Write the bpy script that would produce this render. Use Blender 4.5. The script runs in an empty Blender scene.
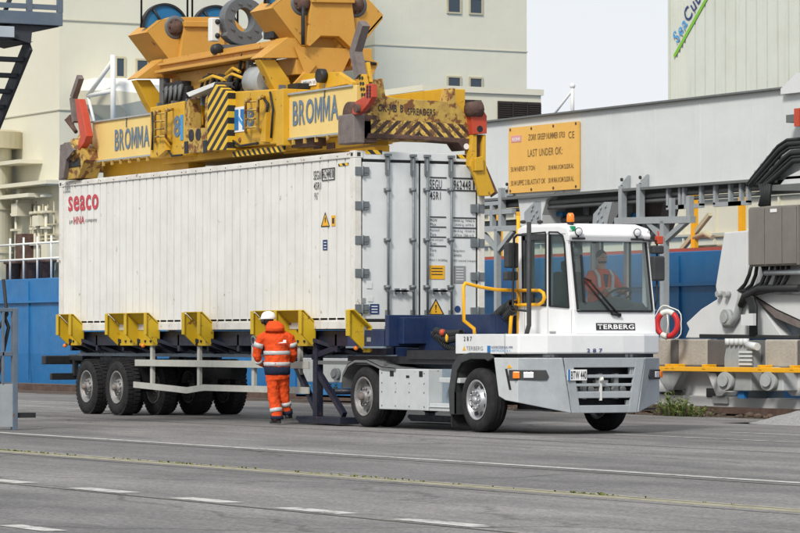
import bpy, bmesh, math, random
from mathutils import Vector, Matrix
random.seed(7)
S = bpy.context.scene
C = bpy.context.collection
PI = math.pi

# ------------------------------------------------------------------ camera
CAM = Vector((48.344, -25.67, 1.385)); YAW = 2.640; PIT = 0.022; FPX = 3384.19
cd = bpy.data.cameras.new('camera'); cam = bpy.data.objects.new('camera', cd); C.objects.link(cam)
cd.sensor_width = 36; cd.lens = 36 * FPX / 800; cd.clip_start = 1; cd.clip_end = 6000
cam.location = CAM
FW = Vector((math.cos(YAW) * math.cos(PIT), math.sin(YAW) * math.cos(PIT), math.sin(PIT)))
RT = Vector((math.sin(YAW), -math.cos(YAW), 0)); UP = RT.cross(FW)
cam.rotation_euler = Matrix((RT, UP, -FW)).transposed().to_euler()
S.camera = cam

# ------------------------------------------------------------------ light
SUN_EL, SUN_AZ = math.radians(42), math.radians(-52)      # direction TO the sun (azimuth from +x)
W = bpy.data.worlds.new('World'); S.world = W; W.use_nodes = True
nt = W.node_tree; bg = nt.nodes['Background']
sky = nt.nodes.new('ShaderNodeTexSky'); sky.sky_type = 'NISHITA'; sky.sun_disc = False
sky.sun_elevation = SUN_EL; sky.sun_rotation = PI / 2 - SUN_AZ
tc = nt.nodes.new('ShaderNodeTexCoord'); mp = nt.nodes.new('ShaderNodeMapping'); mp.inputs['Scale'].default_value = (1, 1, 2.2)
nz = nt.nodes.new('ShaderNodeTexNoise'); nz.inputs['Scale'].default_value = 2.3; nz.inputs['Detail'].default_value = 5
rp = nt.nodes.new('ShaderNodeValToRGB')
rp.color_ramp.elements[0].position = .3; rp.color_ramp.elements[0].color = (.90, .90, .90, 1)
rp.color_ramp.elements[1].position = .62; rp.color_ramp.elements[1].color = (1, 1, 1, 1)
mx = nt.nodes.new('ShaderNodeMix'); mx.data_type = 'RGBA'
mx.inputs['B'].default_value = (7.7, 7.95, 8.3, 1)        # bright overcast cloud
nt.links.new(tc.outputs['Generated'], mp.inputs[0]); nt.links.new(mp.outputs[0], nz.inputs['Vector'])
nt.links.new(nz.outputs['Fac'], rp.inputs[0]); nt.links.new(rp.outputs[0], mx.inputs['Factor'])
nt.links.new(sky.outputs[0], mx.inputs['A']); nt.links.new(mx.outputs['Result'], bg.inputs[0])
bg.inputs[1].default_value = 0.1
sd = bpy.data.lights.new('sun', 'SUN'); sd.energy = 2.8; sd.angle = math.radians(12); sd.color = (1, .95, .87)
so = bpy.data.objects.new('sun', sd); C.objects.link(so)
sv = Vector((math.cos(SUN_AZ) * math.cos(SUN_EL), math.sin(SUN_AZ) * math.cos(SUN_EL), math.sin(SUN_EL)))
so.rotation_euler = sv.to_track_quat('Z', 'Y').to_euler()
S.view_settings.view_transform = 'Standard'; S.view_settings.look = 'None'
S.view_settings.exposure = 0.18; S.view_settings.gamma = 1; S.view_settings.use_curve_mapping = False

# ------------------------------------------------------------------ survey helpers (photo pixel + known plane -> world point)
def at(ax, val, u, v):
    r = FW + RT * ((u - 400) / FPX) + UP * ((266.5 - v) / FPX)
    i = 'xyz'.index(ax)
    return CAM + r * ((val - CAM[i]) / r[i])
def xz(u, v, y): p = at('y', y, u, v); return (p.x, p.z)
def yz(u, v, x): p = at('x', x, u, v); return (p.y, p.z)

# ------------------------------------------------------------------ materials
def mat(name, col, rough=.5, metal=0, dirt=.25, dcol=None, dscale=3, streak=0, rust=0, bump=.0, bscale=40, spec=.4, rcol=(.16,.06,.025)):
    m = bpy.data.materials.new(name); m.use_nodes = True; t = m.node_tree; b = t.nodes['Principled BSDF']
    N = t.nodes.new; L = t.links.new
    b.inputs['Roughness'].default_value = rough; b.inputs['Metallic'].default_value = metal
    b.inputs['Specular IOR Level'].default_value = spec
    co = N('ShaderNodeTexCoord'); src = None
    def mixc(a, bcol, fac):
        k = N('ShaderNodeMix'); k.data_type = 'RGBA'
        if isinstance(a, tuple): k.inputs['A'].default_value = (*a, 1)
        else: L(a, k.inputs['A'])
        k.inputs['B'].default_value = (*bcol, 1); L(fac, k.inputs['Factor']); return k.outputs['Result']
    def noise(scale, lo, hi, top, vec=(1, 1, 1), detail=8, off=0):
        mpn = N('ShaderNodeMapping'); mpn.inputs['Scale'].default_value = vec; mpn.inputs['Location'].default_value = (off, off * .7, off * 1.3)
        L(co.outputs['Object'], mpn.inputs[0])
        n = N('ShaderNodeTexNoise'); n.inputs['Scale'].default_value = scale; n.inputs['Detail'].default_value = detail; n.inputs['Roughness'].default_value = .65
        L(mpn.outputs[0], n.inputs['Vector'])
        r = N('ShaderNodeMapRange'); r.inputs[1].default_value = lo; r.inputs[2].default_value = hi; r.inputs[4].default_value = top
        L(n.outputs['Fac'], r.inputs[0]); return r.outputs[0]
    c = col
    if dcol is None: dcol = tuple(x * .45 + .02 for x in col)
    if dirt: c = mixc(c, dcol, noise(dscale, .42, .75, dirt)); c = mixc(c, tuple(min(1, x * 1.15) for x in col), noise(dscale * 6, .5, .8, dirt * .7, off=5))
    if streak: c = mixc(c, dcol, noise(5, .52, .78, streak, (1.6, 1.6, .12), off=3))
    if rust: c = mixc(c, rcol, noise(6, .66 - rust * .2, .72 - rust * .2, .95, off=9, detail=12))
    if isinstance(c, tuple): b.inputs['Base Color'].default_value = (*c, 1)
    else: L(c, b.inputs['Base Color'])
    if dirt:
        n = noise(dscale * 2.5, .3, .7, .25, off=2); a = N('ShaderNodeMath'); a.operation = 'ADD'; a.inputs[1].default_value = rough - .08
        L(n, a.inputs[0]); L(a.outputs[0], b.inputs['Roughness'])
    if bump:
        n = N('ShaderNodeTexNoise'); n.inputs['Scale'].default_value = bscale; n.inputs['Detail'].default_value = 6
        L(co.outputs['Object'], n.inputs['Vector'])
        bp = N('ShaderNodeBump'); bp.inputs['Strength'].default_value = 1; bp.inputs['Distance'].default_value = bump
        L(n.outputs['Fac'], bp.inputs['Height']); L(bp.outputs[0], b.inputs['Normal'])
    return m
def stripes(name, c1, c2, axis, period, rust=.3):
    m = mat(name, c1, .55, dirt=0); t = m.node_tree; b = t.nodes['Principled BSDF']; N = t.nodes.new; L = t.links.new
    co = N('ShaderNodeTexCoord'); d = N('ShaderNodeVectorMath'); d.operation = 'DOT_PRODUCT'; L(co.outputs['Object'], d.inputs[0])
    v = Vector(axis).normalized() / period; d.inputs[1].default_value = v
    f = N('ShaderNodeMath'); f.operation = 'FRACT'; L(d.outputs['Value'], f.inputs[0])
    g = N('ShaderNodeMath'); g.operation = 'GREATER_THAN'; g.inputs[1].default_value = .5; L(f.outputs[0], g.inputs[0])
    k = N('ShaderNodeMix'); k.data_type = 'RGBA'; k.inputs['A'].default_value = (*c1, 1); k.inputs['B'].default_value = (*c2, 1); L(g.outputs[0], k.inputs['Factor'])
    n = N('ShaderNodeTexNoise'); n.inputs['Scale'].default_value = 9; n.inputs['Detail'].default_value = 12; n.inputs['Roughness'].default_value = .75; L(co.outputs['Object'], n.inputs['Vector'])
    r = N('ShaderNodeMapRange'); r.inputs[1].default_value = .68 - rust * .25; r.inputs[2].default_value = .74 - rust * .25; r.inputs[4].default_value = .9; L(n.outputs['Fac'], r.inputs[0])
    q = N('ShaderNodeMix'); q.data_type = 'RGBA'; L(k.outputs['Result'], q.inputs['A']); q.inputs['B'].default_value = (.11, .05, .03, 1); L(r.outputs[0], q.inputs['Factor'])
    L(q.outputs['Result'], b.inputs['Base Color']); return m

M = {}
M['box_white'] = mat('container_white', (.72, .72, .69), .55, bump=.008, bscale=2.2, rust=.06, rcol=(.42,.33,.25), dirt=.35, dcol=(.50, .48, .42), streak=.45, dscale=1.2)
M['box_rail'] = mat('container_rail', (.70, .69, .65), .6, dirt=.4, dcol=(.36, .30, .24), streak=.4, rust=.22, dscale=3)
M['door'] = mat('door_white', (.66, .69, .69), .5, dirt=.3, dcol=(.42, .44, .44), streak=.25, dscale=2)
M['galv'] = mat('galvanised', (.20, .225, .235), .5, .5, dirt=.5, dscale=12)
M['rubber'] = mat('rubber', (.018, .018, .02), .8, dirt=.5, dcol=(.05, .048, .045), dscale=8, bump=.004, spec=.25)
M['rubber_dark'] = mat('gasket_rubber', (.012, .012, .014), .7, dirt=0)
M['tlabel'] = mat('label_black', (.03, .03, .035), .6, dirt=0)
M['red_ink'] = mat('red_ink', (.50, .035, .06), .6, dirt=.4, dcol=(.6, .3, .3), dscale=20)
M['navy_ink'] = mat('navy_ink', (.02, .045, .16), .6, dirt=0)
M['blue_ink'] = mat('blue_ink', (.02, .16, .42), .6, dirt=0)
M['faded_blue'] = mat('faded_blue_ink', (.10, .17, .27), .6, dirt=.5, dcol=(.34, .34, .26), dscale=25)
M['warn'] = mat('warning_yellow', (.80, .42, .02), .5, dirt=.2)
M['white_ink'] = mat('white_ink', (.8, .8, .8), .5, dirt=0)
M['label_grey'] = mat('label_grey', (.28, .29, .30), .5, dirt=.4, dscale=60)
M['navy'] = mat('chassis_navy', (.010, .013, .028), .45, dirt=.35, dcol=(.05, .05, .06), dscale=4, rust=.1)
M['navy2'] = mat('chassis_blue', (.010, .025, .080), .4, dirt=.3, dcol=(.05, .06, .09), dscale=4)
M['guide'] = mat('guide_yellow', (.56, .38, .015), .5, dirt=.35, dcol=(.42, .24, .02), dscale=5, rust=.2, streak=.25)
M['guard'] = mat('side_guard_grey', (.46, .46, .42), .5, .1, dirt=.35, dscale=6)
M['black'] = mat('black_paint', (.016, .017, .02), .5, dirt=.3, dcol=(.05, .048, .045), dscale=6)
M['rim'] = mat('rim_grey', (.26, .26, .26), .5, .35, dirt=.6, dcol=(.10, .08, .065), dscale=14)
M['rim_silver'] = mat('rim_silver', (.50, .51, .53), .35, .7, dirt=.4, dcol=(.2, .19, .18), dscale=14)
M['cab'] = mat('cab_white', (.76, .77, .78), .3, dirt=.25, dcol=(.55, .55, .54), dscale=2, streak=.15, spec=.5)
M['cab_dirty'] = mat('deck_white', (.70, .72, .73), .4, dirt=.4, dcol=(.5, .5, .48), dscale=3, streak=.15)
M['bumper'] = mat('bumper_grey', (.35, .38, .405), .45, dirt=.55, dcol=(.24, .26, .28), dscale=4, streak=.2)
M['bumper_side'] = mat('side_box_grey', (.50, .53, .54), .5, dirt=.35, dcol=(.32, .33, .33), dscale=5, rust=.04)
M['frame_grey'] = mat('frame_grey', (.20, .25, .30), .5, dirt=.4, dscale=5)
M['fender_grey'] = mat('fender_grey', (.13, .135, .14), .5, dirt=.5, dcol=(.25, .25, .25), dscale=5)
M['fender'] = mat('fender_black', (.035, .037, .04), .55, dirt=.4, dcol=(.08, .08, .08), dscale=5)
M['rail_yellow'] = mat('rail_yellow', (.85, .42, .01), .4, dirt=.2, dscale=8)
M['orange_lens'] = mat('orange_lens', (.9, .22, .01), .2, dirt=0, spec=.7)
M['lamp_lens'] = mat('lamp_lens', (.75, .76, .78), .15, .2, dirt=0, spec=.8)
M['green'] = mat('green_plastic', (.02, .3, .14), .4, dirt=0)
M['cloth_orange'] = mat('hivis_orange', (.74, .085, .018), .85, dirt=.6, dcol=(.42, .045, .015), dscale=6, bump=.03, bscale=9, spec=.2)
M['cloth_navy'] = mat('work_navy', (.015, .022, .045), .9, dirt=.2, bump=.02, bscale=12, spec=.2)
M['reflective'] = mat('reflective_band', (.50, .52, .53), .35, dirt=.3, dscale=15)
M['skin'] = mat('skin', (.50, .27, .18), .6, dirt=.15, dscale=10)
M['hair'] = mat('dark_hair', (.02, .016, .013), .8, dirt=0)
M['helmet'] = mat('helmet_white', (.80, .80, .78), .35, dirt=.15, dscale=12)
M['glove'] = mat('glove', (.06, .05, .045), .9, dirt=0)
M['boot'] = mat('boot', (.02, .02, .022), .6, dirt=.4, dcol=(.08, .07, .06), dscale=15)
M['tan_orange'] = mat('headblock_orange', (.56, .30, .055), .5, dirt=.45, dcol=(.50, .21, .03), dscale=1.5, rust=.14, streak=.25)
M['spr_yellow'] = mat('spreader_yellow', (.62, .36, .025), .5, dirt=.45, dcol=(.45, .23, .02), dscale=2.5, rust=.22, streak=.35)
M['spr_pale'] = mat('spreader_pale_yellow', (.78, .58, .21), .45, dirt=.35, dcol=(.66, .40, .08), dscale=1.2, rust=.05, streak=.2)
M['spr_rusty'] = mat('spreader_worn_yellow', (.52, .35, .08), .65, dirt=.7, dcol=(.22, .12, .05), dscale=5, rust=.8, streak=.5)
M['brown'] = mat('rust_brown', (.085, .05, .04), .8, dirt=.6, dcol=(.22, .13, .10), dscale=6, bump=.01)
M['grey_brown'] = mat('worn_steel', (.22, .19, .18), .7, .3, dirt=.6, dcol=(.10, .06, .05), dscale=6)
M['flip_red'] = mat('flipper_red', (.50, .065, .03), .45, dirt=.4, dcol=(.30, .04, .02), dscale=9, rust=.2)
M['sheave_blue'] = mat('sheave_blue', (.015, .16, .36), .45, dirt=.3, dscale=5)
M['cast_grey'] = mat('cast_grey', (.14, .15, .16), .55, .2, dirt=.4, dscale=7)
M['machine_grey'] = mat('machine_grey', (.36, .38, .38), .5, dirt=.4, dscale=7)
M['hazard'] = stripes('hazard_clean', (.72, .45, .03), (.02, .02, .02), (1, 0, -1.4), .17, .25)
M['hazard_y'] = stripes('hazard_end_beam', (.68, .46, .10), (.035, .025, .02), (0, 1, -1.1), .13, .85)
M['hazard_y2'] = stripes('hazard_end_beam_mirrored', (.68, .46, .10), (.035, .025, .02), (0, 1, 1.1), .13, .85)
M['hazard_s'] = stripes('hazard_small', (.75, .46, .02), (.02, .02, .02), (0, 1, 1.1), .13, 0)
M['hazard_sx'] = stripes('hazard_small_side', (.75, .46, .02), (.02, .02, .02), (1, 0, 1.1), .13, 0)
M['crane'] = mat('crane_grey', (.62, .65, .65), .5, bump=.02, bscale=1.3, dirt=.22, dcol=(.42, .45, .46), dscale=.7, streak=.22)
M['crane_white'] = mat('crane_light', (.64, .66, .67), .5, dirt=.3, dcol=(.44, .45, .45), dscale=1.5, streak=.2)
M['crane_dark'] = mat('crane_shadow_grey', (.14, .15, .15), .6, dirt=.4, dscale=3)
M['pipe_grey'] = mat('pipe_grey', (.34, .37, .39), .5, .1, dirt=.35, dscale=5)
M['cable'] = mat('cable_black', (.02, .022, .024), .6, dirt=.3, dscale=20)
M['concrete'] = mat('concrete', (.42, .39, .34), .85, dirt=.4, dcol=(.26, .24, .21), dscale=3, streak=.35, bump=.01, bscale=25)
M['concrete_dark'] = mat('concrete_dark', (.12, .11, .105), .85, dirt=.4, dscale=4, bump=.01)
M['cabinet'] = mat('cabinet_steel', (.25, .235, .21), .45, .35, dirt=.35, dscale=2, streak=.2)
M['sign'] = mat('sign_amber', (.78, .45, .10), .5, dirt=.3, dcol=(.62, .34, .08), dscale=3)
M['sign_ink'] = mat('sign_ink', (.16, .10, .04), .6, dirt=.4, dcol=(.4, .24, .07), dscale=30)
M['pink'] = mat('faded_pink', (.66, .32, .33), .6, dirt=.2)
M['hull'] = mat('hull_blue', (.014, .140, .36), .42, bump=.03, bscale=1.1, dirt=.6, dcol=(.02, .20, .46), dscale=.5, streak=.5, rust=.03)
M['hull_red'] = mat('coaming_red', (.45, .09, .06), .6, dirt=.4, dscale=3)
M['cream'] = mat('ship_cream', (.65, .63, .51), .55, bump=.03, bscale=.8, dirt=.22, dcol=(.56, .53, .40), dscale=.3, streak=.25)
M['cream2'] = mat('ship_cream_panel', (.66, .63, .50), .55, dirt=.3, dcol=(.5, .46, .34), dscale=.8, streak=.3)
M['tan'] = mat('ship_tan', (.48, .43, .29), .6, dirt=.3, dscale=1)
M['seam'] = mat('seam_grey', (.46, .45, .37), .7, dirt=0)
M['ship_white'] = mat('ship_white', (.72, .73, .70), .5, dirt=.3, dscale=1)
M['ship_glass'] = mat('ship_window_glass', (.02, .04, .06), .1, dirt=0, spec=.7)
M['louver'] = mat('louver_brown', (.035, .025, .022), .7, dirt=.4, dscale=3)
M['sea_box'] = mat('pale_container', (.58, .61, .55), .55, dirt=.3, dcol=(.42, .43, .36), dscale=1.2, streak=.45)
M['leaf_green'] = mat('logo_green', (.18, .46, .03), .6, dirt=0)
M['logo_lblue'] = mat('logo_light_blue', (.06, .30, .62), .6, dirt=0)
M['stair'] = mat('stair_blue_grey', (.10, .135, .18), .5, dirt=.4, dcol=(.2, .22, .25), dscale=4, rust=.06)
M['stair_light'] = mat('panel_light_grey', (.42, .47, .52), .5, dirt=.3, dscale=3)
M['stair_dark'] = mat('stair_dark', (.035, .04, .05), .6, dirt=.3, dscale=5)
M['dirt'] = mat('quay_soil', (.075, .055, .042), .95, dirt=.6, dcol=(.19, .13, .10), dscale=4, bump=.05, bscale=8)
M['rusty_rail'] = mat('rusty_rail', (.07, .042, .034), .8, dirt=.6, dcol=(.17, .12, .09), dscale=3)
M['gravel'] = mat('gravel', (.36, .36, .36), .95, dirt=.7, dcol=(.2, .2, .2), dscale=18, bump=.05, bscale=30)
M['leaf'] = mat('weed_leaf', (.11, .17, .035), .7, dirt=.5, dcol=(.20, .17, .06), dscale=9)
M['moss'] = mat('moss', (.13, .16, .03), .9, dirt=.6, dcol=(.22, .19, .08), dscale=5)
M['paint_line'] = mat('road_paint', (.50, .50, .48), .8, dirt=.8, dcol=(.24, .23, .22), dscale=5, rust=.55, rcol=(.17, .165, .16))
M['slot_pale'] = mat('slot_steel', (.38, .36, .27), .7, dirt=.6, dcol=(.16, .15, .09), dscale=2.5)
M['seal'] = mat('joint_seal', (.045, .045, .035), .9, dirt=.5, dcol=(.10, .11, .05), dscale=3)
M['seat'] = mat('seat_grey', (.05, .055, .06), .9, dirt=.2)
M['buoy_red'] = mat('buoy_red', (.58, .03, .035), .4, dirt=.2)
M['dash'] = mat('dashboard', (.10, .105, .11), .6, dirt=.2)
def glass(name, tint, alpha=.22, rough=.03):
    m = bpy.data.materials.new(name); m.use_nodes = True; t = m.node_tree; b = t.nodes['Principled BSDF']
    b.inputs['Base Color'].default_value = (*tint, 1); b.inputs['Roughness'].default_value = rough
    tr = t.nodes.new('ShaderNodeBsdfTransparent'); tr.inputs[0].default_value = (.93, .97, .96, 1)
    fr = t.nodes.new('ShaderNodeFresnel'); fr.inputs[0].default_value = 1.5
    ad = t.nodes.new('ShaderNodeMath'); ad.operation = 'ADD'; ad.inputs[1].default_value = alpha; t.links.new(fr.outputs[0], ad.inputs[0])
    mixn = t.nodes.new('ShaderNodeMixShader'); t.links.new(ad.outputs[0], mixn.inputs[0])
    t.links.new(tr.outputs[0], mixn.inputs[1]); t.links.new(b.outputs[0], mixn.inputs[2])
    t.links.new(mixn.outputs[0], t.nodes['Material Output'].inputs[0]); return m
M['glass'] = glass('cab_glass', (.25, .36, .34), .05)
M['screen'] = glass('windscreen_glass', (.60, .72, .72), .06)  # pale grey-teal base colour imitates the haze of reflected sky
M['mirror'] = mat('mirror_glass', (.4, .42, .45), .05, 1, dirt=0)

def asphalt():
    m = bpy.data.materials.new('asphalt'); m.use_nodes = True; t = m.node_tree; b = t.nodes['Principled BSDF']; N = t.nodes.new; L = t.links.new
    b.inputs['Roughness'].default_value = .8; b.inputs['Specular IOR Level'].default_value = .35
    co = N('ShaderNodeTexCoord')
    def nz(vec, sc, det=6, ro=.6):
        mpn = N('ShaderNodeMapping'); mpn.inputs['Scale'].default_value = vec; L(co.outputs['Object'], mpn.inputs[0])
        n = N('ShaderNodeTexNoise'); n.inputs['Scale'].default_value = sc; n.inputs['Detail'].default_value = det; n.inputs['Roughness'].default_value = ro
        L(mpn.outputs[0], n.inputs['Vector']); return n.outputs['Fac']
    def ramp(f, p0, c0, p1, c1):
        r = N('ShaderNodeValToRGB'); e = r.color_ramp.elements; e[0].position = p0; e[0].color = (*c0, 1); e[1].position = p1; e[1].color = (*c1, 1); L(f, r.inputs[0]); return r.outputs[0]
    def mul(a, bb, mode='MULTIPLY', f=1):
        k = N('ShaderNodeMix'); k.data_type = 'RGBA'; k.blend_type = mode; k.inputs['Factor'].default_value = f
        L(a, k.inputs['A']); L(bb, k.inputs['B']); return k.outputs['Result']
    base = ramp(nz((.5, 1, 1), .45, 10, .7), .38, (.160, .156, .155), .62, (.238, .232, .229))
    lane = ramp(nz((.03, 1, 1), 1.1, 6, .75), .40, (.80, .80, .81), .60, (1.10, 1.09, 1.08))       # worn wheel lanes along the quay
    patch = ramp(nz((.25, 1, 1), .22, 3), .47, (.84, .84, .85), .52, (1.05, 1.05, 1.05))
    grain = ramp(nz((1, 1, 1), 22, 4, .8), .36, (.50, .50, .50), .66, (1.40, 1.40, 1.39))
    grain2 = ramp(nz((1, 1, 1), 5, 6, .75), .35, (.82, .82, .82), .65, (1.12, 1.12, 1.12))
    c = mul(mul(mul(mul(base, lane), patch), grain), grain2)
    v = N('ShaderNodeTexVoronoi'); v.feature = 'DISTANCE_TO_EDGE'; v.inputs['Scale'].default_value = .22
    mpn = N('ShaderNodeMapping'); mpn.inputs['Scale'].default_value = (.35, 1, 1)
    wn = N('ShaderNodeTexNoise'); wn.inputs['Scale'].default_value = .8; wn.inputs['Detail'].default_value = 5; L(co.outputs['Object'], wn.inputs['Vector'])
    va = N('ShaderNodeVectorMath'); va.operation = 'ADD'; L(co.outputs['Object'], va.inputs[0]); L(wn.outputs['Color'], va.inputs[1]); L(va.outputs[0], mpn.inputs[0]); L(mpn.outputs[0], v.inputs['Vector'])
    c = mul(c, ramp(v.outputs['Distance'], .002, (.62, .62, .62), .008, (1, 1, 1)))
    L(c, b.inputs['Base Color'])
    bp = N('ShaderNodeBump'); bp.inputs['Distance'].default_value = .012; L(nz((1, 1, 1), 22, 4, .7), bp.inputs['Height']); L(bp.outputs[0], b.inputs['Normal'])
    return m
M['asphalt'] = asphalt()
def water():
    m = mat('water', (.02, .045, .05), .08, dirt=0, bump=.25, bscale=.7, spec=.6); return m
M['water'] = water()

# ------------------------------------------------------------------ mesh builder
class MB:
    def __init__(s): s.v = []; s.f = []; s.mi = []; s.sm = []; s.m = 0; s.pc = []
    def add(s, vs, fs, smooth=False):
        s.pc.append((len(s.v), len(s.f))); o = len(s.v); s.v += [tuple(p) for p in vs]
        for f in fs: s.f.append([o + i for i in f]); s.mi.append(s.m); s.sm.append(smooth)
        return s
    def box(s, x0, x1, y0, y1, z0, z1):
        vs = [(x, y, z) for x in (x0, x1) for y in (y0, y1) for z in (z0, z1)]
        return s.add(vs, [(0, 1, 3, 2), (4, 6, 7, 5), (0, 4, 5, 1), (2, 3, 7, 6), (0, 2, 6, 4), (1, 5, 7, 3)])
    def prism(s, pts, ax, a, b):
        n = len(pts)
        def w(p, t): return {'x': (t, p[0], p[1]), 'y': (p[0], t, p[1]), 'z': (p[0], p[1], t)}[ax]
        vs = [w(p, a) for p in pts] + [w(p, b) for p in pts]
        return s.add(vs, [list(range(n)), list(range(n, 2 * n))[::-1]] + [(i, i + n, (i + 1) % n + n, (i + 1) % n) for i in range(n)])
    def tube(s, pts, r, n=10, cap=True):
        pts = [Vector(p) for p in pts]; rs = r if isinstance(r, (list, tuple)) else [r] * len(pts)
        t = (pts[1] - pts[0]).normalized(); u = t.orthogonal().normalized(); vs = []; 
        for i, p in enumerate(pts):
            a = (pts[i] - pts[i - 1]).normalized() if i else t; b = (pts[i + 1] - pts[i]).normalized() if i < len(pts) - 1 else a
            d = (a + b).normalized() if (a + b).length > 1e-6 else a
            u = (u - d * u.dot(d)).normalized(); w = d.cross(u)
            k = 1 / max(.5, a.dot(d))
            for j in range(n):
                q = 2 * PI * j / n; vs.append(p + (u * math.cos(q) + w * math.sin(q)) * rs[i] * (k if 0 < i < len(pts) - 1 else 1))
        fs = [(i * n + j, i * n + (j + 1) % n, (i + 1) * n + (j + 1) % n, (i + 1) * n + j) for i in range(len(pts) - 1) for j in range(n)]
        s.add(vs, fs, True)
        if cap:
            o = len(s.v) - len(vs)
            for st in (0, (len(pts) - 1) * n): s.f.append([o + st + j for j in range(n)]); s.mi.append(s.m); s.sm.append(False)
        return s
    def bar(s, p0, p1, w, h=None, up=(0, 0, 1)):
        p0, p1 = Vector(p0), Vector(p1); d = (p1 - p0).normalized(); h = h or w
        a = d.cross(Vector(up)); a = a.normalized() if a.length > 1e-4 else d.orthogonal().normalized(); b = a.cross(d)
        vs = [p + a * i * w / 2 + b * j * h / 2 for p in (p0, p1) for i, j in ((-1, -1), (1, -1), (1, 1), (-1, 1))]
        return s.add(vs, [(0, 1, 2, 3), (7, 6, 5, 4), (0, 4, 5, 1), (1, 5, 6, 2), (2, 6, 7, 3), (3, 7, 4, 0)])
    def lathe(s, prof, o, ax, n=32, a0=0, a1=2 * PI, smooth=True):
        o = Vector(o); ax = Vector(ax).normalized(); u = ax.orthogonal().normalized(); w = ax.cross(u)
        full = abs(a1 - a0 - 2 * PI) < 1e-6; k = n if full else n + 1; vs = []
        for r, h in prof:
            for j in range(k):
                q = a0 + (a1 - a0) * j / n; vs.append(o + ax * h + (u * math.cos(q) + w * math.sin(q)) * r)
        fs = [(i * k + j, i * k + (j + 1) % k, (i + 1) * k + (j + 1) % k, (i + 1) * k + j) for i in range(len(prof) - 1) for j in range(n)]
        return s.add(vs, fs, smooth)
    def cyl(s, p0, p1, r, n=20):
        p0, p1 = Vector(p0), Vector(p1); return s.tube([p0, p1], r, n)
    def ball(s, c, rx, ry=None, rz=None, n=16, m=10):
        ry = ry or rx; rz = rz or rx; vs = []
        for i in range(m + 1):
            t = PI * i / m
            for j in range(n): q = 2 * PI * j / n; vs.append((c[0] + rx * math.sin(t) * math.cos(q), c[1] + ry * math.sin(t) * math.sin(q), c[2] + rz * math.cos(t)))
        return s.add(vs, [(i * n + j, i * n + (j + 1) % n, (i + 1) * n + (j + 1) % n, (i + 1) * n + j) for i in range(m) for j in range(n)], True)
    def loft(s, rings, n=18):
        """rings: (centre, a_vec, b_vec, mat_index) ellipses"""
        o = len(s.v); k = 0
        for c, a, b, _ in rings:
            c, a, b = Vector(c), Vector(a), Vector(b)
            for j in range(n):
                q = 2 * PI * j / n; s.v.append(tuple(c + a * math.cos(q) + b * math.sin(q)))
        for i in range(len(rings) - 1):
            for j in range(n):
                s.f.append([o + i * n + j, o + i * n + (j + 1) % n, o + (i + 1) * n + (j + 1) % n, o + (i + 1) * n + j]); s.mi.append(rings[i][3]); s.sm.append(True)
        for st, mm in ((0, rings[0][3]), ((len(rings) - 1) * n, rings[-2][3])):
            s.f.append([o + st + j for j in range(n)]); s.mi.append(mm); s.sm.append(True)
        return s
    def build(s, name, m, parent=None, bevel=0, label=None):
        if name in SPLIT and len(s.pc) > 1:
            out = []
            for k, (v0, f0) in enumerate(s.pc):
                v1, f1 = s.pc[k + 1] if k + 1 < len(s.pc) else (len(s.v), len(s.f))
                q = MB(); q.v = s.v[v0:v1]; q.f = [[i - v0 for i in f] for f in s.f[f0:f1]]; q.mi = s.mi[f0:f1]; q.sm = s.sm[f0:f1]; q.pc = []
                out.append(q.build(name, m, parent, bevel, label))
            return out[0]
        org = ORG.get(parent.name, Vector()) if parent else Vector()
        me = bpy.data.meshes.new(name); me.from_pydata([tuple(Vector(p) - org) for p in s.v], [], s.f)
        ms = m if isinstance(m, (list, tuple)) else [m]
        for q in ms: me.materials.append(M[q] if isinstance(q, str) else q)
        bm = bmesh.new(); bm.from_mesh(me)
        bm.faces.ensure_lookup_table()
        for i, f in enumerate(bm.faces): f.material_index = min(s.mi[i], len(ms) - 1); f.smooth = s.sm[i]
        bmesh.ops.remove_doubles(bm, verts=bm.verts, dist=1e-5)
        bmesh.ops.recalc_face_normals(bm, faces=bm.faces)
        bm.to_mesh(me); bm.free()
        o = bpy.data.objects.new(name, me); C.objects.link(o)
        if parent: o.parent = parent; ORG[o.name] = org
        if bevel:
            b = o.modifiers.new('bevel', 'BEVEL'); b.width = bevel; b.segments = 2; b.limit_method = 'ANGLE'; b.angle_limit = math.radians(50)
            b.harden_normals = False
        if label: o['label'] = label
        return o
ORG = {}
SPLIT = set('power_cable vent_pipe guide_flange bolt_hole bolt pivot_pin screw deck_post marker_lamp rail_clamp bollard vent_box walkway_bracket roof_fixture lock_opening slide_pad slide_beam side_guard guard_post hoist_rope cable_pipe weld_seam ear_defender bonnet_hinge ladder_pole hand_rail bolt_head panel_edge longitudinal_beam rear_fender front_pillar suspension hanger_rod connector grille_slat service_pipe valve_stack casting_hole support_column door_seam'.split())
def thing(name, label, cat, loc=(0, 0, 0), group=None):
    o = bpy.data.objects.new(name, None); C.objects.link(o); o.location = loc; o.empty_display_size = .2
    ORG[o.name] = Vector(loc); return tag(o, label, cat, group)
def tag(o, label, cat, group=None):
    o['label'] = label; o['category'] = cat
    if group: o['group'] = group
    return o
def struct(o): o['kind'] = 'structure'; return o
def copy_part(src, parent, off):
    c = src.copy(); C.objects.link(c); c.parent = parent; c.location = src.location + Vector(off); ORG[c.name] = ORG.get(parent.name, Vector())
    for ch in src.children:
        d = ch.copy(); C.objects.link(d); d.parent = c
    return c
def text_mesh(body, bold=0.0, mono=False):
    if 'M' in body and bold: return heavy_mesh(body, bold)
    return font_mesh(body, bold)
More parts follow.
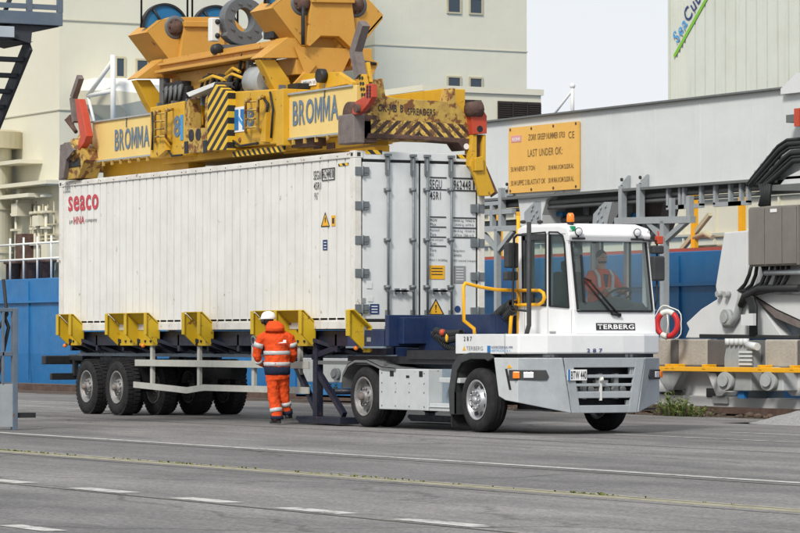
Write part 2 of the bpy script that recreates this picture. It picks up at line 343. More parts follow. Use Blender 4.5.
def heavy_mesh(body, bold):
    # set letter by letter; the M is drawn as one clean outline
    vs, fs, x = [], [], 0
    for ch in body:
        if ch == ' ': x += .35; continue
        if ch == 'M':
            k = .15 + bold
            P_ = [(0, 0), (0, 1), (k * 1.25, 1), (.46, .42), (.92 - k * 1.25, 1), (.92, 1), (.92, 0), (.92 - k, 0), (.92 - k, .66), (.46, .08), (k, .66), (k, 0)]
            F_ = [(0, 1, 2, 10), (0, 10, 11), (2, 3, 9, 10), (3, 4, 8, 9), (4, 5, 6, 8), (6, 7, 8)]; w = .92
        else:
            me = font_mesh(ch, bold); X_ = [v.co.x for v in me.vertices]; Y_ = [v.co.y for v in me.vertices]; h = max(Y_) - min(Y_); h = h if ch not in '-.' else .7
            P_ = [((v.co.x - min(X_)) / h, (v.co.y - (min(Y_) if ch != '-' else 0)) / h) for v in me.vertices]; F_ = [tuple(p.vertices) for p in me.polygons]; w = (max(X_) - min(X_)) / h
        o = len(vs); vs += [(p[0] + x, p[1], 0) for p in P_]; fs += [tuple(i + o for i in f) for f in F_]; x += w + .12
    me = bpy.data.meshes.new('lettering'); me.from_pydata(vs, [], fs); return me
def font_mesh(body, bold=0.0):
    cu = bpy.data.curves.new('lettering', 'FONT'); cu.body = body; cu.size = 1; cu.offset = bold; cu.extrude = 0; cu.resolution_u = 3; cu.space_character = 1.10
    ob = bpy.data.objects.new('lettering', cu); C.objects.link(ob)
    dg = bpy.context.evaluated_depsgraph_get(); dg.update()
    me = bpy.data.meshes.new_from_object(ob.evaluated_get(dg)); bpy.data.objects.remove(ob); 
    return me
def text(body, quad, m, parent, name='lettering', bold=0.0, nrm=(0, -1, 0), off=.006, label=None):
    """fit lettering in the parallelogram (bottom-left, bottom-right, top-left)"""
    me = text_mesh(body, bold); xs = [v.co.x for v in me.vertices]; ys = [v.co.y for v in me.vertices]
    x0, x1, y0, y1 = min(xs), max(xs), min(ys), max(ys)
    a, b, c = [Vector(q) for q in quad]; nrm = Vector(nrm).normalized(); org = ORG.get(parent.name, Vector())
    for v in me.vertices:
        s_, t_ = (v.co.x - x0) / (x1 - x0), (v.co.y - y0) / (y1 - y0)
        v.co = a + (b - a) * s_ + (c - a) * t_ + nrm * off - org
    me.name = name; me.materials.clear(); me.materials.append(M[m])
    o = bpy.data.objects.new(name, me); C.objects.link(o); o.parent = parent; ORG[o.name] = org
    if label: o['label'] = label
    return o
def side_text(body, u0, v0, u1, v1, y, m, parent, **k):
    """lettering on a plane y=const whose photo box is u0..u1, v0(top)..v1(bottom)"""
    a, b, c = at('y', y, u0, v1), at('y', y, u1, v1), at('y', y, u0, v0); b.z = a.z
    return text(body, (a, b, c), m, parent, nrm=(0, -1, 0), **k)
def end_text(body, u0, v0, u1, v1, x, m, parent, **k):
    a, b, c = at('x', x, u0, v1), at('x', x, u1, v1), at('x', x, u0, v0); b.z = a.z
    return text(body, (a, b, c), m, parent, nrm=(1, 0, 0), **k)

# ================================================================== SETTING
g = MB(); g.add([(-400, -400, 0), (400, -400, 0), (400, 13.2, 0), (-400, 13.2, 0)], [(0, 1, 2, 3)])
struct(g.build('ground', 'asphalt'))
g = MB(); g.add([(-3000, 13.2, -2.2), (3000, 13.2, -2.2), (3000, 5000, -2.2), (-3000, 5000, -2.2)], [(0, 1, 2, 3)])
struct(g.build('water', 'water'))
g = MB(); g.box(-300, 300, 13.2, 13.6, -4, .12); struct(g.build('quay_edge', 'concrete_dark'))
# bare soil strip beside the crane track
def wav(y, a): return [(x, y + a * math.sin(x * 1.7) + a * .6 * math.sin(x * 4.1 + 1)) for x in [i * .5 for i in range(-120, 60)]]
A = wav(8.95, .10); g = MB(); n = len(A)
g.add([(x, y, .004) for x, y in A] + [(x, 13.2, .05) for x, y in A], [(i, i + 1, i + 1 + n, i + n) for i in range(n - 1)])
struct(g.build('soil_strip', 'dirt'))
g = MB()
for k in range(700):
    x = random.uniform(-14, 0); y = random.uniform(9.0, 11.2); r = random.choice((.02, .03, .04, .07)) * random.uniform(.6, 1.4)
    g.ball((x, y, r * .4), r * 1.3, r, r * .7, 6, 4)
o = g.build('rubble', 'dirt'); o['kind'] = 'stuff'; o['label'] = 'loose brown rubble and stones along the crane track'
# crane rail along the quay
g = MB()
g.box(-120, 60, 9.55, 9.62, .05, .17)
g.box(-120, -15, 11.5, 11.9, 0, .16)
struct(g.build('crane_track', 'rusty_rail'))
# painted lines and slot drain
def line(name, y, w, x0, x1, m, z=.004):
    b = MB(); k = int((x1 - x0) / 2) + 2; xs = [x0 + (x1 - x0) * i / (k - 1) for i in range(k)]
    b.add([(x, y - w / 2 + random.uniform(-.008, .008), z) for x in xs] + [(x, y + w / 2 + random.uniform(-.008, .008), z) for x in xs], [(i, i + 1, i + 1 + k, i + k) for i in range(k - 1)])
    return struct(b.build(name, m))
line('road_marking', -6.36, .16, -90, 90, 'paint_line')
line('road_marking', 1.9, .10, -60, -14, 'paint_line')
line('road_marking', 4.3, .12, -60, -14, 'paint_line')
line('road_marking', 1.35, .10, 5.7, 60, 'paint_line')
line('road_marking', 3.4, .10, 5.7, 60, 'paint_line')
for a, b in ((13.2, 14.6), (15.9, 17.66), (18.88, 20.09), (21.19, 22.23), (23.22, 24.37), (25.24, 26.53), (27.9, 29.1)):
    line('road_marking', -12.98, .24, a, b, 'paint_line')
line('road_marking', -16.0, .2, 24.6, 25.51, 'paint_line')
line('pavement_joint', -13.2, .05, -60, 80, 'seal', .003)
line('pavement_joint', -6.75, .04, -60, 80, 'seal', .003)
line('pavement_joint', -1.3, .04, -60, 80, 'seal', .003)
line('pavement_joint', -9.9, .03, -60, 80, 'seal', .003)
g = MB(); g.box(-90, 90, -9.66, -9.60, -.05, .012); g.box(-90, 90, -9.48, -9.44, -.05, .010)
struct(g.build('slot_drain', 'slot_pale'))
line('slot_gap', -9.54, .12, -90, 90, 'seal', .006)
g = MB()
for k in range(260):
    x = random.choice((random.uniform(4, 30), random.uniform(6, 11), random.gauss(13.5, .9), random.gauss(18, .7), random.gauss(22.5, .3), random.gauss(9, .5))); y = -9.54 + random.uniform(-.07, .07) ; s = random.uniform(.008, .026)
    for q in range(3):
        a = random.uniform(0, 6.3); dx, dy = math.cos(a) * s, math.sin(a) * s
        g.add([(x, y, .006), (x + dx, y + dy, .006 + s * .7), (x + dx * .4 - dy * .6, y + dy * .4 + dx * .6, .006 + s * 1.0)], [(0, 1, 2)])
o = g.build('moss', 'moss'); o['kind'] = 'stuff'; o['label'] = 'green moss and grass tufts in the slot of the pavement'

# ================================================================== SHIP
ship = thing('cargo_ship', 'large cargo ship with blue hull and cream superstructure moored behind the quay', 'ship', (-40, 14.2, -2.2))
b = MB(); n = 60; xs = [-140 + i * 3.0 for i in range(62)]
b.add([p for x in xs for p in ((x, 14.6, -3), (x, 14.25, 1.0), (x, 14.2, 3.27), (x, 14.35, 3.30), (x, 40, 3.30), (x, 40, -3))], [(i * 6 + j, i * 6 + (j + 1) % 6, i * 6 + 6 + (j + 1) % 6, i * 6 + 6 + j) for i in range(len(xs) - 1) for j in range(6)])
b.add([(xs[0], 14.6, -3), (xs[0], 14.2, 3.27), (xs[0], 40, 3.3), (xs[0], 40, -3)], [(0, 1, 2, 3)])
hull = b.build('hull', 'hull', ship)
b = MB()
for x in range(-60, 30, 6): b.box(x, x + .03, 14.17, 14.22, .2, 3.2)
b.box(-140, 43, 14.12, 14.2, 2.55, 2.62)
b.build('hull_rib', 'hull', hull)
b = MB(); b.box(-30, 43, 14.3, 14.9, 3.27, 3.36); b.build('deck_coaming', 'hull_red', ship)
# deck cargo wall under the crane beam
b = MB(); b.box(-36, 43, 17, 17.3, 3.3, 5.75)
x = -36
while x < 43: b.box(x, x + .05, 16.93, 17, 3.3, 5.75); x += 1.25
cw = b.build('deckhouse_wall', 'cream2', ship)
b = MB(); b.box(-36, 43, 16.9, 17, 4.55, 4.6); b.box(-36, 43, 16.9, 17, 3.75, 3.8); b.build('wall_seam', 'seam', cw)
# yellow cargo railings
b = MB()
x, z = xz(500, 200, 15.0)
for px in (499.5, 519.5, 694.5, 742):
    x, z = xz(px, 230, 15.0); b.box(x - .07, x + .07, 14.95, 15.05, 3.3, 5.2 if px < 600 else 4.9)
b.box(-24, 20, 14.96, 15.04, 4.85, 4.91)
b.build('deck_post', 'rail_yellow', ship)
b = MB()
b.bar((-13.2, 15, 3.3), (-12.0, 15, 4.1), .09); b.tube([(-12.6, 15, 3.6), (-12.2, 15, 3.7), (-11.9, 15, 3.6)], .06)
for z in (3.42, 3.62): b.tube([(-13, 15.2, z), (-7, 15.2, z)], .035, 6)
b.build('deck_pipe', 'tan', ship)
# forward superstructure block (cream), side wall brighter
b = MB(); b.box(-66, -49.9, 16.0, 24.2, 3.3, 19)
blk = b.build('superstructure_block', 'cream', ship)
b = MB()
for v in (20, 110): 
    y, z = yz(64, v, -49.9); b.box(-66.03, -49.86, 15.96, 24.23, z - .018, z + .018)
b.build('plate_seam', 'seam', blk)
def window(px0, px1, v0, v1, x, parent):
    (y0, z1), (y1, z0) = yz(px0, v0, x), yz(px1, v1, x)
    w = MB(); t = .06
    w.box(x, x + .05, y0 - t, y1 + t, z0 - t, z0); w.box(x, x + .05, y0 - t, y1 + t, z1, z1 + t); w.box(x, x + .05, y0 - t, y0, z0, z1); w.box(x, x + .05, y1, y1 + t, z0, z1)
    f = w.build('window', 'tan', parent)
    w = MB(); w.box(x, x + .02, y0, y1, z0, z1); w.build('pane', 'ship_glass', f)
window(116.5, 123.5, 58.5, 76.5, -49.9, ship); window(137, 147, 60.5, 78, -49.9, ship)
b = MB(); b.box(-75, -55, 30.0, 36.15, 3.3, 21)
blk2 = b.build('superstructure_block', 'cream', ship)
b = MB()
for v in (46, 150):
    y, z = yz(400, v, -55); b.box(-75.03, -54.97, 29.98, 36.18, z - .018, z + .018)
b.build('plate_seam', 'seam', blk2)
for v in (0, 79.5): 
    window(448, 459.5, v - 2, v + 12.5, -55, ship); window(470, 481, v - 1, v + 13.5, -55, ship)
# side of the forward block: fittings
b = MB()
for px0, px1, v in ((10, 31, 164), (10, 58, 187), (10, 40, 198)):
    x0, z = xz(px0, v, 15.6); x1, _ = xz(px1, v, 15.6); b.box(x0, x1, 15.2, 16.0, z - .06, z + .06)
b.build('bollard vent_box walkway_bracket', 'cream2', ship)
b = MB()
for px in (16, 35, 39, 46):
    x, z0 = xz(px, 240 if px > 30 else 236, 15.6); _, z1 = xz(px, 206, 15.6); b.tube([(x, 15.6, 3.3), (x, 15.6, z1)], .05, 8)
    for k in range(5): b.box(x - .12, x + .12, 15.45, 15.75, 3.9 + k * .5, 3.97 + k * .5)
b.build('vent_pipe', 'cream2', ship)
b = MB(); x, z1 = xz(24.5, 234, 15.4); b.box(x - .28, x + .28, 15.2, 15.6, 3.3, z1); b.build('winch_post', 'brown', ship)
b = MB()
for v in (247, 262):
    x0, z = xz(-20, v, 14.6); x1, _ = xz(60, v, 14.6); b.tube([(x0, 14.6, z), (x1, 14.6, z)], .035, 6)
for k in range(12):
    x = -56 + k * 1.1; b.tube([(x, 14.6, 3.3), (x, 14.6, 4.6)], .035, 6)
b.build('deck_railing', 'ship_white', ship)
b = MB()
for px in (31, 36, 43, 48, 54):
    x, z1 = xz(px, 201 + (px % 3) * 3, 15.7); b.tube([(x, 15.7, 3.3), (x, 15.7, z1)], .03, 6)
for v in (214, 226, 236, 240):
    (xa, z), (xc, _) = xz(30, v, 15.65), xz(56, v, 15.65); b.box(xa, xc, 15.62, 15.68, z - .02, z + .02)
b.build('pipe_rack', 'tan', ship)
b = MB()
for px, v0, v1 in ((20, 204, 216), (41, 216, 226), (50, 244, 262), (44, 262, 270)):
    (xa, za), (xc, zc) = xz(px - 3, v0, 15.6), xz(px + 3, v1, 15.6); b.box(xa, xc, 15.4, 15.9, zc, za)
b.build('vent_box', 'cream2', ship)
b = MB()
for px in (13, 33, 47): x, z = xz(px, 268, 15.0); b.lathe([(0, 0), (.22, 0), (.22, .5), (.3, .52), (.3, .6), (0, .6)], (x, 15.0, 3.3), (0, 0, 1), 14)
b.build('bollard', 'brown', ship)
b = MB(); x, z = xz(2, 137, 15.2)
px_ = xz(-10, 137, 15.2)[0]
b.lathe([(0, 3.3), (.70, 3.3), (.70, z - .35), (0, z - .35)], (px_, 15.2, 0), (0, 0, 1), 32, smooth=False)
for zz in (4.2, 5.6, 7.0): b.lathe([(.70, zz), (.74, zz), (.74, zz + .06), (.70, zz + .06)], (px_, 15.2, 0), (0, 0, 1), 32, smooth=False)
b.m = 1; b.lathe([(0, z - .35), (1.12, z - .35), (1.12, z + .18), (1.0, z + .24), (0, z + .3)], (px_, 15.2, 0), (0, 0, 1), 32, smooth=False)
b.build('crane_pedestal', ['cream2', 'tan'], ship)
# louvered deckhouse on top
b = MB(); X = -25.0
(y0, z1), (y1, z0) = yz(432, 92, X), yz(546, 121, X)
(_, zt) = yz(500, 90, X)
yL = yz(425, 100, X)[0]; yR = yz(541, 100, X)[0]
b.box(X - 2.5, X, yL, yR, zt - 3.4, zt - .05); b.box(X - 2.6, X + .06, yL - .1, yR + .05, zt - .1, zt + .05)
b.box(X - 2.2, X - .4, yR, yR + .25, zt - 3, zt - .3)
vd = b.build('deckhouse', 'cream', ship)
for p0, p1 in ((455.5, 481), (497.5, 541 - 0.5)):
    (a, zb), (c, _) = yz(p0, 127, X), yz(p1, 127, X); w = MB(); w.box(X, X + .03, a, c, zt - 1.5, zt - .28)
    for k in range(22): z = zt - 1.5 + k * .055; w.box(X + .03, X + .05, a, c, z, z + .02)
    for k in range(1, 3): q = a + (c - a) * k / 3; w.box(X + .05, X + .07, q - .012, q + .012, zt - 1.5, zt - .28)
    w.build('louver', 'louver', vd)
b = MB(); p = at('y', 17, 572.5, 86); q = at('y', 17, 572.5, 122); b.tube([p, q], .045, 8); b.tube([at('y', 17, 572, 91), at('y', 17, 549, 121)], .03, 8); b.ball(p, .07)
b.build('antenna_post', 'ship_white', ship)
# lifeboat in its davit
lb = thing('lifeboat', 'white lifeboat with grey keel hanging in a white davit on the ship', 'lifeboat', (-36, 17.5, 8))
D = 18.0
def P(u, v, y=D): return at('y', y, u, v)
def ringy(u, vt, vb, wy, k): 
    p, q = P(u, vt), P(u, vb); return p, q
secs = [(91, 97, 99, .15), (94, 95, 108, .9), (100, 93, 118, 1.2), (115, 92, 122, 1.35), (135, 92, 124, 1.35), (152, 92, 124, 1.2), (158, 94, 110, .6)]
b = MB(); R_ = []
for u, vt, vb, w in secs:
    p, q = P(u, vt), P(u, vb); h = p.z - q.z
    R_.append([(p.x, D - w, p.z), (p.x, D - w * .92, p.z - h * .45), (p.x, D - w * .3, q.z), (p.x, D + w * .3, q.z), (p.x, D + w * .92, p.z - h * .45), (p.x, D + w, p.z)])
n = 6; b.add([q for r in R_ for q in r], [(i * n + j, i * n + (j + 1) % n, i * n + n + (j + 1) % n, i * n + n + j) for i in range(len(R_) - 1) for j in range(n)])
b.add([q for q in R_[0]], [tuple(range(6))]); b.add([q for q in R_[-1]], [tuple(range(6))]); b.build('hull', 'cream2', lb)
b = MB(); R_ = []
for u, vt, vb, w in secs[1:]:
    p = P(u, vt); t = P(u, 79 + (6 if u < 96 or u > 155 else 0)); R_.append([(p.x, D - w, p.z), (p.x, D - w * .9, t.z - .1), (p.x, D - w * .6, t.z), (p.x, D + w * .6, t.z), (p.x, D + w * .9, t.z - .1), (p.x, D + w, p.z)])
b.add([q for r in R_ for q in r], [(i * n + j, i * n + (j + 1) % n, i * n + n + (j + 1) % n, i * n + n + j) for i in range(len(R_) - 1) for j in range(n)] + [tuple(range(6)), tuple(range(len(R_) * 6 - 6, len(R_) * 6))])
b.build('canopy', 'ship_white', lb)
b = MB(); y = 16.4
b.tube([P(113, 55, y), P(113, 130, y)], .085, 10); b.tube([P(88, 96, y), P(112, 62, y)], .07, 8); b.tube([P(88, 96, y), P(112, 91, y)], .07, 8); b.tube([P(88, 96, y), P(95, 125, y)], .05, 8)
b.build('davit', 'ship_white', lb)
# container standing on the ship behind the crane beam
X1 = -16.6; sc2 = thing('shipping_container', 'pale grey container with a diagonal logo stacked on the ship above the crane beam', 'container', (X1 + 6, 18, 5.9), 'shipping containers')
pts = []; x = X1
b = MB(); prof = [(x, 17.0)]
while x < X1 + .55: prof += [(x + .03, 17.0), (x + .05, 17.04), (x + .09, 17.04), (x + .11, 17.0)]; x += .11
k = 0
while x < X1 + 12: prof += [(x + .35, 17.0), (x + .36, 17.05), (x + .39, 17.05), (x + .405, 17.0)]; x += .405
n = len(prof); z0, z1 = 5.9, 12.2
b.add([(p[0], p[1], z0) for p in prof] + [(p[0], p[1], z1) for p in prof], [(i, i + 1, i + 1 + n, i + n) for i in range(n - 1)])
b.box(X1, X1 + 12.1, 17.08, 19.4, z0, z1)
b.box(X1 - .04, X1 + .03, 16.97, 17.1, z0, z1)
b.build('side_panel', 'sea_box', sc2)
def slant(u0, v0, u1, v1, h, y=16.99):
    a, c = at('y', y, u0, v0), at('y', y, u1, v1); d = (c - a).normalized(); nn = Vector((-d.z, 0, d.x)); return a, c, a + nn * h
d0 = slant(681, 47, 706, 1, .30)
text('Sea', slant(677.5, 44, 688, 24.5, .30), 'logo_lblue', sc2, bold=.01, nrm=(0, -1, 0), off=.01)
text('Cube', slant(688.5, 23.5, 706, -8, .34), 'navy_ink', sc2, bold=.01, nrm=(0, -1, 0), off=.01)
a, c, e = slant(675, 58, 712, -8, .085); b = MB(); o_ = Vector((0, -.012, 0)); b.add([a + o_, c + o_, c + (e - a) + o_, e + o_], [(0, 1, 2, 3)]); b.build('logo_stripe', 'leaf_green', sc2)

# ================================================================== QUAY CRANE
YC = 10.0
cr = thing('quay_crane', 'pale grey sill beam and bogies of a quay crane standing behind the tractor', 'crane', (-6, 10.6, 0))
zt = lambda u, v: at('y', YC, u, v).z
ZB, ZT = 4.36, 5.96
b = MB(); b.box(-24, 6, YC, YC + 1.4, ZB, ZT)
beam = b.build('sill_beam', 'crane', cr)
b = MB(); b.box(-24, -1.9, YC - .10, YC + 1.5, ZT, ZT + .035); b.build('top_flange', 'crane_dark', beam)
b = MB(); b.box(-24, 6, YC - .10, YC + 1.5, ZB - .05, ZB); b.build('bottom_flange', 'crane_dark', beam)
b = MB()
for px in (564, 608, 655, 700, 752): x = xz(px, 150, YC)[0]; b.box(x - .008, x + .008, YC - .012, YC, ZB, ZT - .1)
b.build('weld_seam', 'crane_white', beam)
b = MB(); x0 = xz(786, 100, YC)[0]; b.prism([(x0, ZT), (x0 + .5, ZT + .25), (6, ZT + .25), (6, ZT - .1), (x0, ZT - .1)], 'y', YC - .12, YC + 1.5); b.build('leg_flange', 'crane_white', beam)
# brackets and stiffener plates on the beam
for px, v0, v1 in ((624, 177, 192), (642.5, 176, 190), (509, 185, 196)):
    x = xz(px, 180, YC - .05)[0]; za, zb_ = zt(px, v0), zt(px, v1); b = MB(); 
    b.prism([(x - .17, zb_), (x + .17, zb_), (x + .17, za + .02), (x + .12, za), (x - .17, za - .2)], 'y', YC - .06, YC - .01)
    b.m = 1; b.cyl((x - .06, YC - .08, zb_ + .1), (x - .06, YC - .05, zb_ + .1), .035, 8); b.cyl((x - .06, YC - .08, zb_ + .24), (x - .06, YC - .05, zb_ + .24), .035, 8)
    b.build('bracket_plate', ['pipe_grey', 'black'], cr)
# walkway of pipes below the beam
b = MB(); b.box(-24, 6, YC + .2, YC + 1.2, ZB - .10, ZB - .051)
for z, r in ((ZB - .16, .05), (ZB - .26, .04)): b.tube([(-15, YC + .1, z), (6, YC + .1, z)], r, 8)
b.tube([(-14, YC + .5, 3.86), (-8.4, YC + .5, 3.86)], .07, 8)
b.build('service_pipe', 'crane_dark', cr)
b = MB()
for a, c in ((666, 684), (678, 701), (713, 741), (728, 748)):
    xa, xc = xz(a, 195, YC)[0], xz(c, 195, YC)[0]
    b.box(xa, xa + .07, YC, YC + .08, ZB - .42, ZB - .04); b.box(xc - .07, xc, YC, YC + .08, ZB - .42, ZB - .04); b.box(xa, xc, YC, YC + .08, ZB - .46, ZB - .38)
b.build('pipe_hanger', 'pipe_grey', cr)
# supporting steel frame, left and right bays
def frame(segs, y, w=.1):
    q = MB()
    for (u0, v0), (u1, v1), t in segs: q.bar(at('y', y, u0, v0), at('y', y, u1, v1), t, t, up=(0, 1, 0))
    return q.build('support_frame', 'pipe_grey', cr)
frame([((484, 229), (520, 228), .11), ((484, 234), (498, 250), .09), ((514, 231), (499, 250), .09), ((497.5, 229), (497.5, 345), .11), ((502, 228), (502, 188), .12), ((493, 228), (493, 205), .10), ((484, 213), (514, 211), .10), ((484, 204), (500, 203), .08)], YC - .05)
frame([((617, 221), (693, 219.5), .13), ((649, 222), (664, 239), .10), ((687, 221), (667, 239), .10), ((664.5, 221), (664.5, 345), .13), ((622.5, 221), (622.5, 186), .12), ((640.5, 221), (640.5, 184), .12), ((690, 220), (690, 196), .11), ((672, 220), (672, 198), .09)], YC - .05)
frame([((646.5, 221), (646.5, 345), .12), ((628, 222), (646, 240), .09), ((664, 222), (648, 240), .09), ((642, 219), (640.5, 190), .09), ((586, 195), (586, 240), .09)], YC + .9)
# arched legs behind the cab roof
def plate(pts, y0, y1, m, name, par=cr, bev=.01): 
    q = MB(); q.prism([xz(u, v, y0) for u, v in pts], 'y', y0, y1); return q.build(name, m, par, bev)
plate([(512, 190), (563, 190), (556, 192), (546, 200), (542, 215), (541, 235), (520, 235), (520, 215), (518, 200)], YC - .015, YC + .5, 'crane_white', 'arched_leg')
plate([(500, 190), (525, 190), (518, 197), (512, 192)], YC + .1, YC + .5, 'crane_white', 'arch_gusset')
def boltplate(pts, bolts):
    p = plate(pts, YC - .02, YC + .05, 'pipe_grey', 'flange_plate'); q = MB()
    for u, v in bolts: c = at('y', YC - .02, u, v); q.cyl(c + Vector((0, -.03, 0)), c, .032, 8)
    q.build('bolt', 'pipe_grey', p)
boltplate([(524, 212), (535, 201), (541, 201), (541, 224), (524, 224)], [(533, 206), (532, 210), (534, 215), (532, 219), (537, 211), (538, 217)])
boltplate([(593, 214), (604, 202), (612, 202), (606, 228), (592, 228)], [(601, 208), (599, 212), (602, 216), (598, 220), (603, 222), (606, 206)])
plate([(612, 203), (619, 203), (619, 212), (610, 228), (607, 228)], YC - .02, YC + .3, 'crane_dark', 'flange_rib')
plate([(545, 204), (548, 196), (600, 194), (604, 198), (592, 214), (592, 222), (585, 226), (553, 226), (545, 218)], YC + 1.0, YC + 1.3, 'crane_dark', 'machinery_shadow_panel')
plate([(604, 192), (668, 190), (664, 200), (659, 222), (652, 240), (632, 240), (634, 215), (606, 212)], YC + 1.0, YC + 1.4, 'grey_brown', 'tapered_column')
b = MB(); c = at('y', YC + .5, 549, 208)
for r in (.22, .30): b.lathe([(r, -.03), (r + .03, 0), (r, .03), (r - .03, 0), (r, -.03)], c, (.4, -1, 0), 24)
for k in range(5): b.tube([c + Vector((random.uniform(-.3, .3), -.05, random.uniform(-.3, .3))) for _ in range(4)], .02, 6)
b.build('cable_reel', 'cable', cr)
plate([(625, 213), (634, 213), (634, 219), (625, 219)], YC + .3, YC + .5, 'hull', 'junction_box')
plate([(556, 212), (562, 212), (562, 216), (556, 216)], YC + .3, YC + .5, 'hull', 'junction_box')
# leg foot
plate([(724, 232.5), (747, 230.5), (747, 338), (685, 338), (689, 329), (686, 323), (701, 309), (717, 299), (715.5, 286)], YC - .1, YC + .9, 'crane_white', 'leg_foot', bev=.02)
plate([(747.3, 229), (830, 224), (830, 300), (752, 293), (747.3, 300)], YC, YC + .9, 'crane_white', 'leg_column')
plate([(747.3, 291), (752, 293), (783, 338), (747.3, 338)], YC + .05, YC + .7, 'crane_white', 'leg_foot')
plate([(751, 293), (830, 296), (830, 330), (800, 320), (776, 309)], YC - .05, YC + .7, 'crane_white', 'tapered_beam')
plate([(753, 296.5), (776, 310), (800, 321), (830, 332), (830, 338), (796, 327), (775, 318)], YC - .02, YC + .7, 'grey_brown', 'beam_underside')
plate([(776, 316), (800, 322), (800, 339), (780, 338), (777, 330), (780, 326), (776, 322)], YC + .3, YC + .7, 'frame_grey', 'rear_gusset')
b = MB(); c = at('y', YC - .12, 729, 318); b.cyl(c, c + Vector((0, -.1, 0)), .16, 24); b.cyl(c + Vector((.02, -.1, 0)), c + Vector((.02, -.14, 0)), .09, 16)
for u, v in ((722, 294), (729.5, 294.5)): c = at('y', YC - .1, u, v); b.cyl(c, c + Vector((0, -.12, 0)), .06, 12)
b.build('pivot_pin', 'machine_grey', cr)
b = MB(); b.tube([at('y', YC - .17, *q) for q in ((742, 290), (741, 300), (737, 315), (732, 323), (725, 324.5))], .07, 8); b.build('curved_guard', 'machine_grey', cr)
# cables
b = MB()
for k in range(8):
    u = 752 + k * 5.2; w = random.uniform(-3, 3)
    b.tube([at('y', YC - .25, u, 264), at('y', YC - .25, u + w, 275), at('y', YC - .22, u + w - 4, 284 + random.uniform(-2, 3)), at('y', YC - .2, u - 12, 290), at('y', YC - .2, 753, 292 + k * .3)], .035, 6)
for k in range(5):
    b.tube([at('y', YC - .2, 748 + k * 1.5, 292 + k), at('y', YC - .2, 746.5 + k * 1.6, 298), at('y', YC - .2, 751 + k * 1.2, 306), at('y', YC - .2, 751 + k * 1.2, 336)], .035, 6)
b.tube([at('y', YC - .2, 800, 288), at('y', YC - .2, 760, 288.5), at('y', YC - .2, 745, 296), at('y', YC - .2, 741, 306)], .07, 8)
for k in range(3): b.tube([at('y', YC - .2, 700, 337 - k), at('y', YC - .2, 800, 338 - k * .8)], .02, 6)
for k in range(5): b.tube([at('y', YC - .2, 760 + k * 2.5, 184), at('y', YC - .2, 763 + k * 1.5, 195), at('y', YC - .2, 760 + k * 2.2, 206)], .04, 6)
b.build('power_cable', 'cable', cr)
b = MB()
for k, (du, dv) in enumerate(((0, 0), (2, 4), (4, 8), (7, 13), (9, 17), (11, 21))):
    b.tube([at('y', YC - .18, 747 + du * 1.6, 185.5), at('y', YC - .18, 752 + du * 1.5, 178 + dv * .25), at('y', YC - .18, 778 + du * .8, 146 + dv), at('y', YC - .18, 787 + du * .6, 140 + dv), at('y', YC - .18, 812, 138 + dv)], .05 if k % 2 else .03, 8)
b.build('cable_pipe', 'cable', cr)
b = MB()
for f in (.15, .35, .55, .75): u = 752 + f * 30; v = 180 - f * 36; b.bar(at('y', YC - .1, u - 1, v - 3), at('y', YC - .1, u + 14, v + 14), .06)
b.build('cable_tray', 'pipe_grey', cr)
plate([(776, 190), (786, 177), (800, 170), (830, 166), (830, 184), (800, 186)], YC - .1, YC - .02, 'crane_white', 'tray_cover')
plate([(758, 186), (800, 183), (830, 181), (830, 190), (800, 191), (760, 191)], YC - .16, YC + .3, 'crane_dark', 'tray_support')
b = MB(); a, c = at('y', YC - .3, 786, 119), at('y', YC - .3, 830, 117); b.box(a.x, c.x, YC - .3, YC, a.z - .07, a.z + .07); b.m = 1; b.box(c.x - .95, c.x - .8, YC - .4, YC - .3, a.z - .16, a.z + .16); b.build('stub_beam', ['crane_dark', 'flip_red'], cr)
# bogies
yb = YC - .1
plate([(650, 394), (830, 400.5), (830, 412), (650, 404)], YC, YC + .5, 'crane_white', 'bogie_beam')
plate([(712, 396), (727, 396), (727, 404), (712, 403.4)], YC - .05, YC, 'machine_grey', 'bogie_plate')
plate([(676, 395), (686, 371), (708, 371), (716, 385), (708, 396)], YC + .1, YC + .5, 'crane_white', 'equalizer_plate')
plate([(653, 371), (681, 371), (670, 392), (650, 392)], YC - .1, YC + .3, 'crane_white', 'equalizer_plate')
plate([(655, 371.5), (683, 371.5), (672, 391), (667, 391)], YC - .14, YC - .1, 'machine_grey', 'equalizer_web')
plate([(779, 373), (806, 374), (800, 396), (791, 396), (784, 388)], YC - .1, YC + .3, 'crane_white', 'equalizer_plate')
plate([(707, 373), (715, 373), (725, 392), (722, 396), (716, 396)], YC - .1, YC + .2, 'crane_white', 'equalizer_web')
plate([(747, 371), (765, 371), (767, 399), (748, 398)], YC + .2, YC + .6, 'frame_grey', 'equalizer_plate')
plate([(706, 388), (722, 388), (722, 397), (706, 397)], YC - .03, YC - .01, 'black', 'bogie_shade_panel')  # flat dark panels painting the shade of recesses between bogie plates
plate([(660, 390), (682, 390), (682, 395), (660, 394)], YC - .03, YC - .01, 'black', 'bogie_shade_panel')
plate([(747, 340), (766, 340), (764, 372), (750, 372)], YC - .2, YC + .6, 'crane_dark', 'bogie_shade_panel')
